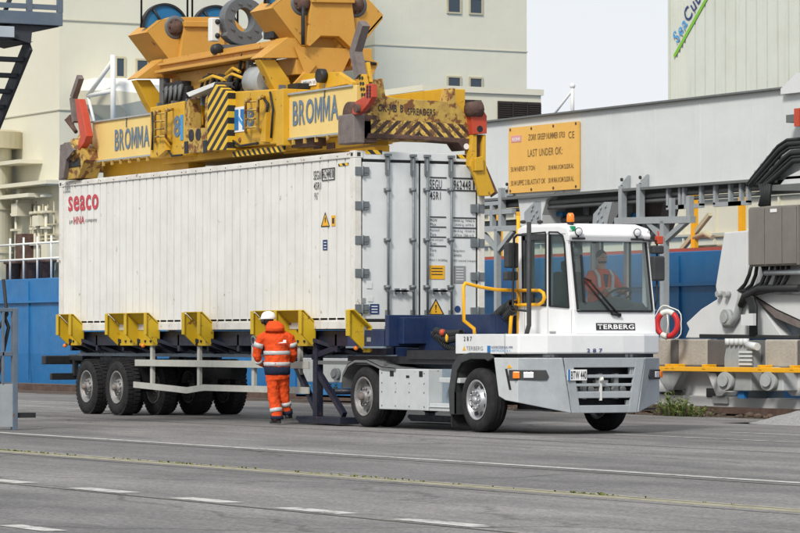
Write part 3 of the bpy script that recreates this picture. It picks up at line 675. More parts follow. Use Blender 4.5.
for u0, u1, nm in ((724, 751, 0), (767, 783, 1)):
    yy = YC - .42; q = MB(); v0 = 346 if not nm else 370
    q.prism([xz(u0 + 2, v0, yy), xz(u0 + 5, v0 - 3, yy), xz(u1, v0 - 1, yy), xz(u1, 391, yy), xz(u0, 391, yy), xz(u0, v0 + 12, yy)], 'y', yy, YC + .4)
    d = q.build('drive_motor', 'bumper_side' if nm else 'machine_grey', cr, .02)
    q = MB(); c = at('y', yy, u0 + 6, 381); q.cyl(c, c + Vector((.05, -.16, 0)), .17, 24); q.cyl(c + Vector((.05, -.16, 0)), c + Vector((.07, -.22, 0)), .1, 20)
    q.build('motor_cap', 'machine_grey', d)
    if not nm:
        q = MB()
        for k in range(5): c = at('y', yy, u0 + 4 + k * 4.5, 345); q.cyl(c, c + Vector((0, 0, .12)), .06, 8)
        for k in range(4): a = at('y', yy - .02, u0 + 15, 352 + k * 4); q.box(a.x, a.x + .4, yy - .03, yy, a.z - .02, a.z + .02)
        c = at('y', yy, 748, 345); q.cyl(c, c + Vector((.3, 0, -.03)), .07, 14)
        q.build('motor_fin', 'crane_white', d)
q = MB(); c = at('y', YC - .3, 743, 394); q.box(c.x - .09, c.x + .1, YC - .35, YC - .25, c.z - .08, c.z + .05); q.build('warning_tag', 'blue_ink', cr)
q = MB()
for u in (700, 725, 748, 790): a = at('y', YC + .1, u, 404); q.box(a.x - .05, a.x + .05, YC + .05, YC + .2, 0, a.z + .05)
q.build('rail_clamp', 'grey_brown', cr)
q = MB(); c = at('y', YC - .3, 751, 320); q.box(c.x - .07, c.x + .12, YC - .34, YC - .27, c.z - .1, c.z + .12); c = at('y', YC - .3, 744, 320); q.box(c.x - .1, c.x + .1, YC - .30, YC - .24, c.z - .1, c.z + .1); q.build('junction_box', 'crane_white', cr)
# walkway bar, yellow
q = MB(); a = at('y', YC - .5, 655, 368.5); c = at('y', YC - .5, 800, 371); q.box(a.x - 1, c.x + 1.5, YC - .55, YC - .47, a.z - .045, a.z + .045)
for u in (669, 675, 706, 762, 794): s_ = at('y', YC - .5, u, 366); q.box(s_.x - .06, s_.x + .06, YC - .56, YC - .3, a.z, a.z + .09)
bar = q.build('bumper_rail', 'rail_yellow', cr, .01)
# hose line
# cabinet
cb = thing('control_cabinet', 'grey steel electrical cabinet with three doors above the crane leg', 'cabinet', at('y', YC - .4, 773, 265))
yf = YC - .45; ps = [xz(749, 206, yf), xz(797.5, 204.5, yf), xz(797.5, 265, yf), xz(749, 265.5, yf)]
z0, z1 = ps[2][1], ps[1][1]
q = MB(); q.box(ps[0][0], ps[1][0], yf, YC - .02, z0, z1); q.build('body', 'cabinet', cb, .015)
for u0, u1 in ((749.6, 765), (765.8, 782.5), (783.3, 797)):
    xa, xc = xz(u0, 230, yf)[0], xz(u1, 230, yf)[0]; q = MB(); q.box(xa, xc, yf - .025, yf - .002, z0 + .03, z1 - .03); d = q.build('door', 'cabinet', cb, .005)
    if u0 < 780 and u0 > 760: s_ = at('y', yf - .03, 773.5, 210.5); q = MB(); q.box(s_.x - .1, s_.x + .1, yf - .035, yf - .027, s_.z - .03, s_.z + .03); q.build('plate', 'white_ink', d)
q = MB(); q.tube([(ps[0][0] + .3, YC - .3, z0 - .12), (ps[1][0], YC - .3, z0 - .12)], .05, 8); q.build('bracket', 'pipe_grey', cb)
# ballast blocks
def block(u0, u1, v0, v1, m, label):
    yy = YC - .3; (xa, za), (xc, zc) = xz(u0, v0, yy), xz(u1, v1, yy); q = MB(); q.box(xa, xc, yy, YC + .8, zc, za)
    tag(q.build('ballast_block', m, None, .03), label, 'concrete block', 'ballast blocks on the crane bogies')
block(650, 669.7, 339, 366, 'concrete', 'pale concrete block on the crane bogies closest to the tractor bumper')
block(670, 677.7, 339.5, 366, 'concrete_dark', 'dark filler standing in for the shaded gap between two pale concrete blocks under the lifebuoy')  # dark filler: shade of the gap between blocks put into its colour
block(678, 706.7, 339, 366.3, 'concrete', 'wide pale concrete block under the pointed tip of the white leg foot')
block(707, 728, 339.5, 366.5, 'concrete_dark', 'dark grey block directly behind the drive motor')
block(764.5, 796.3, 339.5, 367.5, 'concrete', 'pale concrete block under the blue-grey gusset and tapered beam')
block(796.8, 830, 340, 368, 'concrete_dark', 'dark mauve-grey block touching the pale block under the tapered beam')
# sign board
sg = thing('sign_board', 'amber yellow load sign screwed to the grey crane beam', 'sign', at('y', YC - .06, 543, 158))
y = YC - .08; pq = [xz(508.5, 128, y), xz(577.5, 121.3, y), xz(577.5, 189, y), xz(508.5, 193.5, y)]
q = MB(); q.prism(pq, 'y', y, YC - .02); q.build('board', 'sign', sg)
def sgt(s, u0, v0, u1, v1, m='sign_ink', bold=.005):
    sl = lambda u, v: at('y', y, u, v)
    return text(s, (sl(u0, v1), sl(u1, v1 - (u1 - u0) * .082), sl(u0, v0)), m, sg, bold=bold)
sgt('ZORK GREEP NUMMER 0703', 528.5, 134.5, 565, 140.5); sgt('CE', 568.5, 131.5, 574.5, 138.5)
sgt('LAST UNDER OK:', 528, 149.5, 562.5, 157)
sgt('50 M NERE: 10 TON', 511, 167.3, 535, 172); sgt('30 M MAXOM SLIDKAL', 548.5, 165.5, 574, 170)
sgt('50 M UPPE: 2 BLASTAT OK', 511, 181, 545.5, 186); sgt('30 M MAXOM SLIDKAL', 548.5, 178, 574, 183)
q = MB(); q.prism([xz(511.5, 136, y), xz(521.5, 135.2, y), xz(521.5, 141.8, y), xz(511.5, 142.6, y)], 'y', y - .008, y - .001); lg = q.build('logo_patch', 'pink', sg)
text('KONE', (at('y', y, 513, 141), at('y', y, 520.5, 140.3), at('y', y, 513, 138)), 'white_ink', sg, bold=.03, off=.012)
q = MB()
for u, v in ((510, 130), (531, 128.5), (553, 126), (575.5, 123.5), (510, 191), (531, 189.5), (553, 188), (575.5, 186.5)): c = at('y', y - .01, u, v); q.cyl(c, c + Vector((0, .015, 0)), .03, 8)
q.build('screw', 'brown', sg)
# lifebuoy
c = at('y', YC - .75, 667.5, 324); lf = thing('lifebuoy', 'red and white lifebuoy ring hanging beside the grey post', 'lifebuoy', c)
R0, r0 = .205, .052; axv = Vector((.55, -.83, 0)).normalized(); uu = Vector((0, 0, 1)); ww = axv.cross(uu)
for a0, a1, m in ((35, 145, 'buoy_red'), (145, 180, 'ship_white'), (180, 325, 'buoy_red'), (-35, 35, 'ship_white')):
    q = MB(); pts = []
    for k in range(13):
        t = math.radians(a0 + (a1 - a0) * k / 12); pts.append(c + (uu * math.cos(t) * 1.12 + ww * math.sin(t)) * R0)
    q.tube(pts, r0 if m == 'buoy_red' else r0 * 1.05, 12); q.build('ring_segment', m, lf)
q = MB(); q.tube([c + (uu * math.cos(t) * 1.15 + ww * math.sin(t)) * (R0 + .09 + .02 * math.sin(5 * t)) for t in [k * PI / 12 for k in range(-10, 11)]], .012, 6); q.tube([c + Vector((-.02, 0, .25)), c + Vector((.1, -.05, .0)), c + Vector((.02, -.05, -.3))], .012, 6); q.build('rope', 'ship_white', lf)
# gravel pile
q = MB(); c = at('z', 0, 800, 424)
random.seed(3); nn = 28; vs = []; 
for i in range(nn + 1):
    for j in range(nn + 1):
        s_, t_ = i / nn * 2 - 1, j / nn * 2 - 1; h = max(0, 1 - math.hypot(s_, t_)); vs.append((c.x + .5 + s_ * 1.9, c.y + t_ * 1.2 + .5, h * .42 + (random.uniform(-.02, .02) if h > 0.02 else 0)))
q.add(vs, [(i * (nn + 1) + j, i * (nn + 1) + j + 1, (i + 1) * (nn + 1) + j + 1, (i + 1) * (nn + 1) + j) for i in range(nn) for j in range(nn)], True)
o = q.build('gravel_heap', 'gravel'); o['kind'] = 'stuff'; o['label'] = 'grey gravel heap at the right edge beside the crane bogies'
# weeds
def weed(u, v, n, h, label):
    c = at('z', 0, u, v); q = MB()
    for k in range(n):
        a = random.uniform(0, 6.28); r = random.uniform(0, .28); base = Vector((c.x + r * math.cos(a), c.y + r * math.sin(a) * .6, 0)); hh = h * random.uniform(.35, 1)
        tip = base + Vector((random.uniform(-.18, .18), random.uniform(-.12, .12), hh))
        q.tube([base, base.lerp(tip, .5) + Vector((.02, 0, .02)), tip], [.006, .004, .002], 4)
        for f in (.25, .4, .5, .6, .7, .8, .9, 1):
            p = base.lerp(tip, f); b_ = random.uniform(0, 6.28); L_ = random.uniform(.03, .08); d = Vector((math.cos(b_), math.sin(b_), random.uniform(.1, .8))) * L_; w = Vector((-d.y, d.x, 0)) * .35
            q.add([p, p + d * .5 + w, p + d, p + d * .5 - w], [(0, 1, 2, 3)])
    tag(q.build('weed', 'leaf'), label, 'plant', 'weeds along the crane track')
weed(671, 416, 38, .50, 'tallest bushy green weed growing beside the tractor bumper'); weed(684, 416.5, 24, .34, 'lower green weed below the wide pale concrete block'); weed(700, 417, 14, .22, 'smallest green weed growing below the seam of the crane bogie beam')
weed(664, 415.5, 16, .30, 'short weed hugging the bumper corner of the tractor')
for u, v, h, lb_ in ((303, 399, .35, 'green weeds seen under the trailer between worker and landing leg'), (330, 401, .45, 'taller green weeds seen behind the landing leg'), (268, 398, .2, 'low weeds seen between the dark trailer wheels and the worker legs')): weed(u, v, 40, h, lb_)
for u in (85, 100): pass
# low wall of grey cabinets behind the trailer
q = MB(); c = at('y', 9.6, 300, 340); d = at('y', 9.6, 352, 340)
q.box(c.x, d.x, 9.6, 10.2, .45, 1.0); bx = thing('machinery_box', 'grey machinery box on the quay seen beneath the trailer', 'machinery box', (c.x, 9.9, 0)); q.build('housing', 'machine_grey', bx, .02)
q = MB(); q.box(c.x - .1, d.x + .6, 9.55, 10.3, .12, .3); q.build('skid', 'hull', bx)
q = MB(); s_ = at('y', 9.6, 338, 374); q.cyl(s_, s_ + Vector((.03, -.1, 0)), .13, 20); q.cyl(s_ + Vector((0, -.1, 0)), s_ + Vector((.02, -.14, 0)), .07, 16); q.build('cap', 'cast_grey', bx)
q = MB()
for k in range(60):
    x = random.uniform(-26, -13); y = random.uniform(11.0, 12.5); r = random.uniform(.03, .10); q.ball((x, y, r * .5), r * 1.3, r, r * .8, 6, 4)
o = q.build('rubble', 'concrete'); o['kind'] = 'stuff'; o['label'] = 'pale rubble lying along the quay edge behind the trailer'

# ================================================================== CONTAINER ON THE TRAILER
random.seed(11)
ZC0, ZC1, LC, WC = 1.57, 4.47, 12.19, 2.44
ct = thing('shipping_container', 'long white reefer container with red lettering on the trailer behind the tractor', 'container', (-6.1, 1.22, ZC0), 'shipping containers')
for yy, sgn in ((0.0, 1), (WC, -1)):
    prof = [(-12.05, .055)]; x = -12.0
    for k in range(5): prof += [(x, .02), (x + .05, .02), (x + .065, .055), (x + .10, .055)]; x += .11
    while x < -.35:
        prof += [(x, .030), (x + .250, .030), (x + .256, .085), (x + .286, .085), (x + .296, .030)]; x += .30
    prof += [(-.15, .03)]
    n = len(prof); b = MB(); f = lambda d: yy + sgn * d
    b.add([(p[0], f(p[1]), ZC0 + .16) for p in prof] + [(p[0], f(p[1]), ZC1 - .10) for p in prof], [(i, i + 1, i + 1 + n, i + n) for i in range(n - 1)])
    side = b.build('side_wall', 'box_white', ct)
    b = MB(); b.box(-12.02, -.16, min(f(.0), f(.08)), max(f(.0), f(.08)), ZC0 + .012, ZC0 + .14); b.box(-12.02, -.16, min(f(.03), f(.1)), max(f(.03), f(.1)), ZC0 + .14, ZC0 + .20)
    b.build('bottom_rail', 'box_rail', ct, .008)
    b = MB(); b.box(-12.02, -.16, min(f(.005), f(.08)), max(f(.005), f(.08)), ZC1 - .11, ZC1 - .03)
    b.box(-12.02, -.16, min(f(.02), f(.12)), max(f(.02), f(.12)), ZC1 - .03, ZC1 - .012); b.build('top_rail', 'box_rail', ct, .008)
    if sgn == 1:
        b = MB(); x = -12
        while x < -.3: b.ball((x, .003, ZC1 - .07), .012, n=6, m=4); x += .6
        b.build('rivet', 'brown', side)
b = MB(); b.box(-12.1, -.1, .06, WC - .06, ZC1 - .05, ZC1 - .02); b.build('roof', 'box_white', ct)
b = MB(); b.box(-12.1, -12.0, .1, WC - .1, ZC0 + .1, ZC1 - .1); b.build('front_wall', 'box_white', ct)
b = MB(); b.box(-12.1, -.12, .1, WC - .1, ZC0 + .03, ZC0 + .12); b.build('floor', 'black', ct)
for xx in (-12.19, -.16):
    for yy in (0, WC - .13):
        b = MB(); b.box(xx, xx + .16, yy, yy + .13, ZC0 + .118, ZC1 - .118); b.build('corner_post', 'box_rail', ct, .01)
        for zz in (ZC0, ZC1 - .118):
            b = MB(); x0, x1 = (xx - .0, xx + .178) if xx < -1 else (xx - .015, xx + .163); y0, y1 = (yy - .004, yy + .16) if yy < 1 else (yy - .03, yy + .134)
            b.box(x0, x1, y0, y1, zz, zz + .118); c = b.build('corner_casting', 'box_rail', ct, .01)
            b = MB(); b.box(x1 - .002, x1 + .002, y0 + .05, y1 - .05, zz + .025, zz + .09) if xx > -1 else None
            b.box(x0 + .05, x1 - .05, y0 - .002, y0 + .002, zz + .03, zz + .085) if yy < 1 else None
            if b.v: b.build('casting_hole', 'tlabel', c)
# door end (x = 0)
b = MB(); b.box(-.12, -.012, .16, WC - .16, ZC1 - .135, ZC1 - .005); b.build('header', 'door', ct, .008)
b = MB(); b.box(-.12, .0, .16, WC - .16, ZC0 + .004, ZC0 + .12); b.build('sill', 'box_rail', ct, .008)
zd0, zd1 = ZC0 + .17, ZC1 - .18
doors = []
for y0, y1 in ((.155, 1.205), (1.235, WC - .155)):
    b = MB(); b.box(-.08, -.022, y0, y1, zd0, zd1); d = b.build('door', 'door', ct, .01); doors.append(d)
b = MB(); b.box(-.09, -.026, .13, WC - .13, zd0 - .05, zd0); b.box(-.09, -.026, .13, WC - .13, zd1, zd1 + .05)
for y in (.13, 1.205, WC - .155): b.box(-.09, -.026, y, y + (.03 if y > 1.2 and y < 2 else .025), zd0 - .05, zd1 + .05)
b.build('door_gasket', 'rubber_dark', ct)
for k, px in enumerate((387.2, 412.5, 426.5, 450.5)):
    y = yz(px, 200, 0)[0]; par = doors[0 if k < 2 else 1]
    b = MB(); b.tube([(.035, y, ZC0 + .03), (.035, y, ZC1 - .04)], .021, 10)
    bar = b.build('locking_bar', 'galv', par)
    b = MB()
    for za, zb in ((ZC1 - .40, ZC1 - .10), (ZC0 + .10, ZC0 + .32)): b.box(-.012, .04, y - .034, y + .034, za + .03, zb); b.box(.0, .055, y - .024, y + .024, za, za + .1)
    for zz in (ZC0 + .04, ZC1 - .06): b.box(-.01, .07, y - .05, y + .05, zz - .02, zz + .02)
    for v in (190, 240, 287): zz = yz(px, v, 0)[1]; b.ball((.03, y, zz), .04, .055, .04, 10, 6); b.box(-.015, .02, y - .055, y + .055, zz - .03, zz + .03)
    b.build('bar_bracket', 'galv', par)
    b = MB(); zz = yz(px, 291, 0)[1]; s_ = 1 if k % 2 else -1
    b.box(.045, .06, min(y, y - s_ * .36), max(y, y - s_ * .36), zz - .014, zz + .014); b.box(-.01, .06, y - s_ * .30 - .03, y - s_ * .30 + .03, zz - .04, zz + .04)
    b.build('handle', 'galv', par)
for v in (171, 205.5, 240, 273, 308.5):
    zz = yz(360, v, 0)[1]; b = MB(); b.box(-.02, .018, .0 + .01, .265, zz - .068, zz + .068); b.tube([(.02, .14, zz - .08), (.02, .14, zz + .08)], .022, 8); b.box(.018, .026, .16, .25, zz - .03, zz + .03); b.build('hinge', 'galv', doors[0], .004)
for v in (173, 208.5, 243, 276.5, 311.5):
    zz = yz(478, v, 0)[1]; b = MB(); b.box(-.02, .018, WC - .265, WC - .01, zz - .068, zz + .068); b.tube([(.02, WC - .14, zz - .08), (.02, WC - .14, zz + .08)], .022, 8); b.build('hinge', 'galv', doors[1], .004)
def xbox(u0, v0, u1, v1, m, par, name='label', x=-.02, t=.006):
    (a, b_), (c, d_) = yz(u0, v1, x), yz(u1, v0, x); b_ = yz(u0, v1, x)[1]; q = MB(); q.box(x, x + t, a, c, b_, d_); return q.build(name, m, par)
XD = -.018
L_ = lambda s, u0, v0, u1, v1, bold=.0: end_text(s, u0, v0, u1, v1, XD, 'tlabel', doors[1], off=.006, bold=bold)
L_('SEGU', 429.8, 179.5, 441.5, 188.5, .004); L_('962448', 453.5, 180.3, 470.5, 189.3, .004); L_('1', 472.8, 180.6, 474.3, 189.6, .004); L_('45R1', 429.8, 191.5, 440.5, 199.5, .004)
for u0, v, u1 in ((430, 177.6, 446.5), (430, 189.6, 446.5), (453, 178.4, 476), (453, 190.6, 476), (430, 217, 446), (430, 227, 446), (430, 237, 446), (453, 218, 476), (453, 228, 476), (453, 237.5, 476), (430, 246, 446)):
    xbox(u0, v - .35, u1, v + .35, 'tlabel', doors[1], 'rule', XD, .006)
for s, u0, v, u1 in (('MGW', 430, 218.5, 437), ('Max', 430, 222.6, 436), ('Payload', 430, 228.7, 439), ('Tare', 430, 232.8, 436), ('Cube and space', 430, 238.3, 443), ('Cap.', 430, 242.2, 437), ('Tare', 430, 248.5, 436), ('KG', 430, 253, 433.5)):
    L_(s, u0, v, u1, v + 3)
for s, u0, v, u1 in (('34000 kg  74960 lb', 453.5, 219.5, 474.5), ('29390 kg  64790 lb', 455, 223.7, 473.5), ('4610 kg  10160 lb', 453.5, 229.8, 474.5), ('67.0 m  2366 cu ft', 455, 233.8, 473.5), ('Bulgarbare', 453.5, 249.5, 464.5), ('Seldedoc', 453.5, 253.5, 461.5), ('MAX = 34.000kg', 429.5, 258.8, 447), ('ISO internal transport', 453.5, 259.4, 477)):
    L_(s, u0, v, u1, v + 2.8)
xbox(429.5, 265.5, 444.5, 279, 'warn', doors[1], x=XD); xbox(454, 266, 465.5, 283, 'label_grey', doors[1], x=XD)
for v in (268, 271, 274): xbox(431.5, v, 442.5, v + .8, 'tlabel', doors[1], x=XD + .006, t=.003)
for k in range(5): xbox(456, 268.5 + k * 2.7, 463.5, 269.3 + k * 2.7, 'door', doors[1], x=XD + .006, t=.003)
def tri(pts, x, m, par, name='warning_triangle', off=.004):
    q = MB(); q.prism([yz(u, v, x) for u, v in pts], 'x', x, x + off); return q.build(name, m, par)
t_ = tri([(427, 315), (444.5, 315), (435.8, 298.5)], XD, 'tlabel', doors[1]); tri([(429, 314), (442.5, 314), (435.8, 301)], XD + .004, 'warn', doors[1], 'triangle_face')
tri([(435.2, 304.8), (436.5, 304.8), (436.1, 310), (435.5, 310)], XD + .009, 'tlabel', doors[1], 'mark'); tri([(435.3, 311), (436.4, 311), (436.4, 312.2), (435.3, 312.2)], XD + .009, 'tlabel', doors[1], 'mark')
c = at('x', XD, 457.5, 309); q = MB(); q.cyl(c, c + Vector((.006, 0, 0)), .055, 20); q.build('round_label', 'navy_ink', doors[1])
xbox(370, 304, 379, 314, 'navy_ink', doors[0], x=XD)
for v in (306, 308.8, 311.6): xbox(371.5, v, 377.5, v + .9, 'white_ink', doors[0], x=XD + .006, t=.003)
xbox(366.5, 282.5, 372, 288.5, 'door', doors[0], 'faded_label', XD); xbox(359.5, 298, 365.5, 303, 'label_grey', doors[0], 'faded_label', XD); xbox(368, 297, 373, 301.5, 'door', doors[0], 'faded_label', XD)
xbox(365.5, 150.3, 382, 154, 'hazard_s', ct, 'hazard_strip', -.011, .004); xbox(456.5, 155, 470, 158.4, 'hazard_s', ct, 'hazard_strip', -.011, .004)
# side lettering
YS = .024
T = lambda s, u0, v0, u1, v1, m='tlabel', **k: side_text(s, u0, v0, u1, v1, YS, m, side_near, **k)
side_near = [o for o in ct.children if o.name.startswith('side_wall')][0]
def slope_text(s, u0, v0, u1, v1, m, slope=.10, y=YS, par=None, **k):
    du = u1 - u0; return text(s, (at('y', y, u0, v1), at('y', y, u1, v1 - du * slope), at('y', y, u0, v0)), m, par or side_near, **k)
slope_text('seaco', 68.5, 196.5, 98.5, 211.8, 'red_ink', .085, bold=.022)
slope_text('an', 69.5, 220.6, 73, 223.8, 'tlabel', .08); slope_text('HNA', 73.8, 216.6, 84.5, 224.3, 'red_ink', .08, bold=.01); slope_text('company', 85.5, 219.5, 97, 223.3, 'tlabel', .08)
slope_text('SEGU 962448', 62, 191.2, 70.5, 193.4, 'tlabel', .08)
slope_text('SEGU', 313.8, 171.2, 321, 180, 'tlabel', .11, bold=.004); slope_text('962448', 322, 170.4, 331.6, 178.8, 'tlabel', .11, bold=.004); slope_text('1', 332.6, 169.5, 333.6, 177.5, 'tlabel', .11, bold=.004)
slope_text('45R1', 314, 182.5, 321, 190, 'tlabel', .11, bold=.004); slope_text("9'6\"", 314.6, 192.5, 318.5, 200, 'tlabel', .11)
q = MB()
for (u0, v0), (u1, v1) in (((322, 169.2), (334.5, 167.7)), ((322, 180.6), (334.5, 179.2)), ((334.5, 167.7), (334.5, 179.2)), ((322, 169.2), (322, 180.6))): q.bar(at('y', YS - .004, u0, v0), at('y', YS - .004, u1, v1), .012, .012)
q.build('label_frame', 'tlabel', side_near)
def ypoly(pts, m, name, y=YS, t=.004): q = MB(); q.prism([xz(u, v, y) for u, v in pts], 'y', y - t, y); return q.build(name, m, side_near)
ypoly([(321, 227), (329.8, 226.6), (325.2, 212)], 'tlabel', 'warning_triangle'); ypoly([(322.2, 226), (328.8, 225.7), (325.2, 214.5)], 'warn', 'triangle_face', YS - .004)
ypoly([(324.9, 217.5), (325.8, 217.5), (325.5, 222.5), (325, 222.5)], 'tlabel', 'mark', YS - .009)
ypoly([(331.5, 215.5), (335.2, 215.2), (335.2, 226), (331.5, 226.2)], 'warn', 'label'); ypoly([(332.3, 218), (334.2, 217.9), (334.2, 223.5), (332.3, 223.6)], 'tlabel', 'label_print', YS - .004)
ypoly([(323, 240), (327.3, 239.7), (327.3, 250), (323, 250.2)], 'navy_ink', 'label')
for v in (242, 245, 248): ypoly([(324, v), (326.5, v), (326.5, v + .8), (324, v + .8)], 'white_ink', 'label_print', YS - .005)
ypoly([(338.5, 163.8), (348.5, 162.6), (348.5, 165.2), (338.5, 166.4)], 'hazard_sx', 'hazard_strip')

# ================================================================== TRAILER
tl = thing('terminal_trailer', 'dark navy port trailer with yellow corner guides carrying the white container', 'trailer', (-6, 1.22, 0))
b = MB()
for y in (.42, 1.86): b.box(-12.1, .3, y, y + .02 + .12, 1.16, 1.54)
b.box(-12.1, .3, .12, .16, 1.30, 1.56); b.box(-12.1, .3, WC - .16, WC - .12, 1.30, 1.56)
x = -11.9
while x < .2: b.box(x, x + .08, .12, WC - .12, 1.2, 1.5); x += 1.22
b.build('main_beam', 'navy', tl, .006)
b = MB()
for y in (.36, 1.80): b.box(-12.1, .3, y, y + .26, 1.10, 1.16)
b.build('lower_flange', 'frame_grey', tl)
# front: side member, gooseneck
b = MB(); b.box(-.3, .95, .03, .10, 1.30, 1.56); b.build('front_side_member', 'navy2', tl, .006)
b = MB(); b.box(-.3, .98, .0, .14, 1.27, 1.30); b.build('front_flange', 'frame_grey', tl)
b = MB(); b.prism([(-.6, 1.10), (.2, 1.06), (.98, 1.06), (3.0, 1.24), (3.3, 1.36), (3.3, 1.80), (2.2, 1.80), (1.02, 1.80), (1.02, 1.27), (-.6, 1.3)], 'y', .62, .72); b.prism([(-.6, 1.10), (.2, 1.06), (.98, 1.06), (3.0, 1.24), (3.3, 1.36), (3.3, 1.80), (1.02, 1.80), (1.02, 1.27), (-.6, 1.3)], 'y', 1.72, 1.82)
b.box(1.06, 3.3, .72, 1.72, 1.5, 1.78); b.build('gooseneck', 'navy2', tl, .008)
b = MB(); b.box(.98, 1.10, .03, WC - .03, 1.30, 1.80); b.box(1.10, 1.28, .2, WC - .2, 1.34, 1.76); b.build('front_bolster', 'navy2', tl, .01)
b = MB(); b.box(-.8, 3.2, .3, 2.1, 1.02, 1.14); b.box(1.3, 3.0, .25, .60, 1.1, 1.24); b.build('kingpin_plate', 'black', tl)
b = MB(); b.box(-13.05, -12.85, 0, 2.4, .93, 1.10); b.box(-12.9, -12.2, .5, .7, 1.0, 1.12); b.box(-12.9, -12.2, 1.7, 1.9, 1.0, 1.12); b.build('rear_bumper', 'black', tl, .02)
b = MB(); b.box(-12.75, -12.65, .05, 2.4, .63, .76); b.box(-12.7, -12.6, .5, .6, .7, 1.0); b.box(-12.7, -12.6, 1.8, 1.9, .7, 1.0); b.build('underrun_bar', 'black', tl, .01)
# yellow guides
def guide(us, front_only=False):
    q = MB(); xs_ = [xz(u, 325, -.2)[0] for u in us]; prof = [(-.24, 1.86), (-.24, 1.50), (-.02, 1.30), (.02, 1.30), (.02, 1.66), (-.20, 1.86)]
    for x in xs_: q.prism(prof, 'x', x - .015, x + .015)
    gd = None
    x0, x1 = xs_[0] - .015, xs_[-1] + .015
    q.m = 0
    q.prism([(-.24, 1.885), (-.20, 1.885), (.01, 1.68), (.01, 1.30), (.03, 1.30), (.03, 1.70), (-.19, 1.90), (-.24, 1.90)], 'x', x0, x1)
    gd = q.build('corner_guide', 'guide', tl, .004)
    q = MB()
    for x in xs_: q.box(x - .05, x + .05, -.265, -.245, 1.50, 1.89)
    q.build('guide_flange', 'guide', gd, .003)
    q = MB()
    for i in range(len(xs_) - 1):
        xm = (xs_[i] + xs_[i + 1]) / 2
        for dx in (-.12, .12):
            for z in (1.38, 1.56): q.cyl((xm + dx, -.015, z), (xm + dx, .01, z), .022, 8)
    if q.v: q.build('bolt_hole', 'black', gd)
    for x in xs_:
        q = MB(); q.bar((x, -.02, 1.34), (x + .02, .5, 1.12), .07, .05); q.build('strut', 'navy', gd)
        q = MB(); q.bar((x, .0, 1.40), (x + .9, .45, 1.14), .06, .06); q.build('strut', 'navy', gd)
    return gd
guide((60, 72.5)); guide((109, 128, 148)); guide((186, 201.5)); guide((255, 278, 303)); 
q = MB(); x = xz(351, 325, -.2)[0]
q.prism([(-.24, 1.88), (-.24, 1.47), (.02, 1.24), (.10, 1.24), (.10, 1.60), (.02, 1.66), (-.20, 1.88)], 'x', x - .02, x + .02); q.prism([(-.24, 1.88), (-.21, 1.90), (.11, 1.62), (.11, 1.22), (.07, 1.20), (.09, 1.60), (-.20, 1.86)], 'x', x - .1, x + .14); gd = q.build('corner_guide', 'guide', tl, .004)
q = MB(); q.box(x - .06, x + .06, -.265, -.245, 1.47, 1.88); q.build('guide_flange', 'guide', gd)
q = MB(); q.box(x + .021, x + .028, .02, .07, 1.48, 1.62); q.build('label', 'label_grey', gd)
q = MB(); s_ = at('y', .02, 368.5, 339.5); q.box(s_.x - .06, s_.x + .07, .02, .028, s_.z - .035, s_.z + .035); q.build('label', 'label_grey', tl)
q = MB()
for u, v in ((65, 345.5), (143, 345.5), (356, 348)): s_ = at('y', -.06, u, v); q.ball(s_, .04, n=10, m=6)
for px in (65, 143, 356):
    pass
q.build('marker_lamp', 'orange_lens', tl)
q = MB()
for u, v in ((262, 347.5), (308, 348)): pass
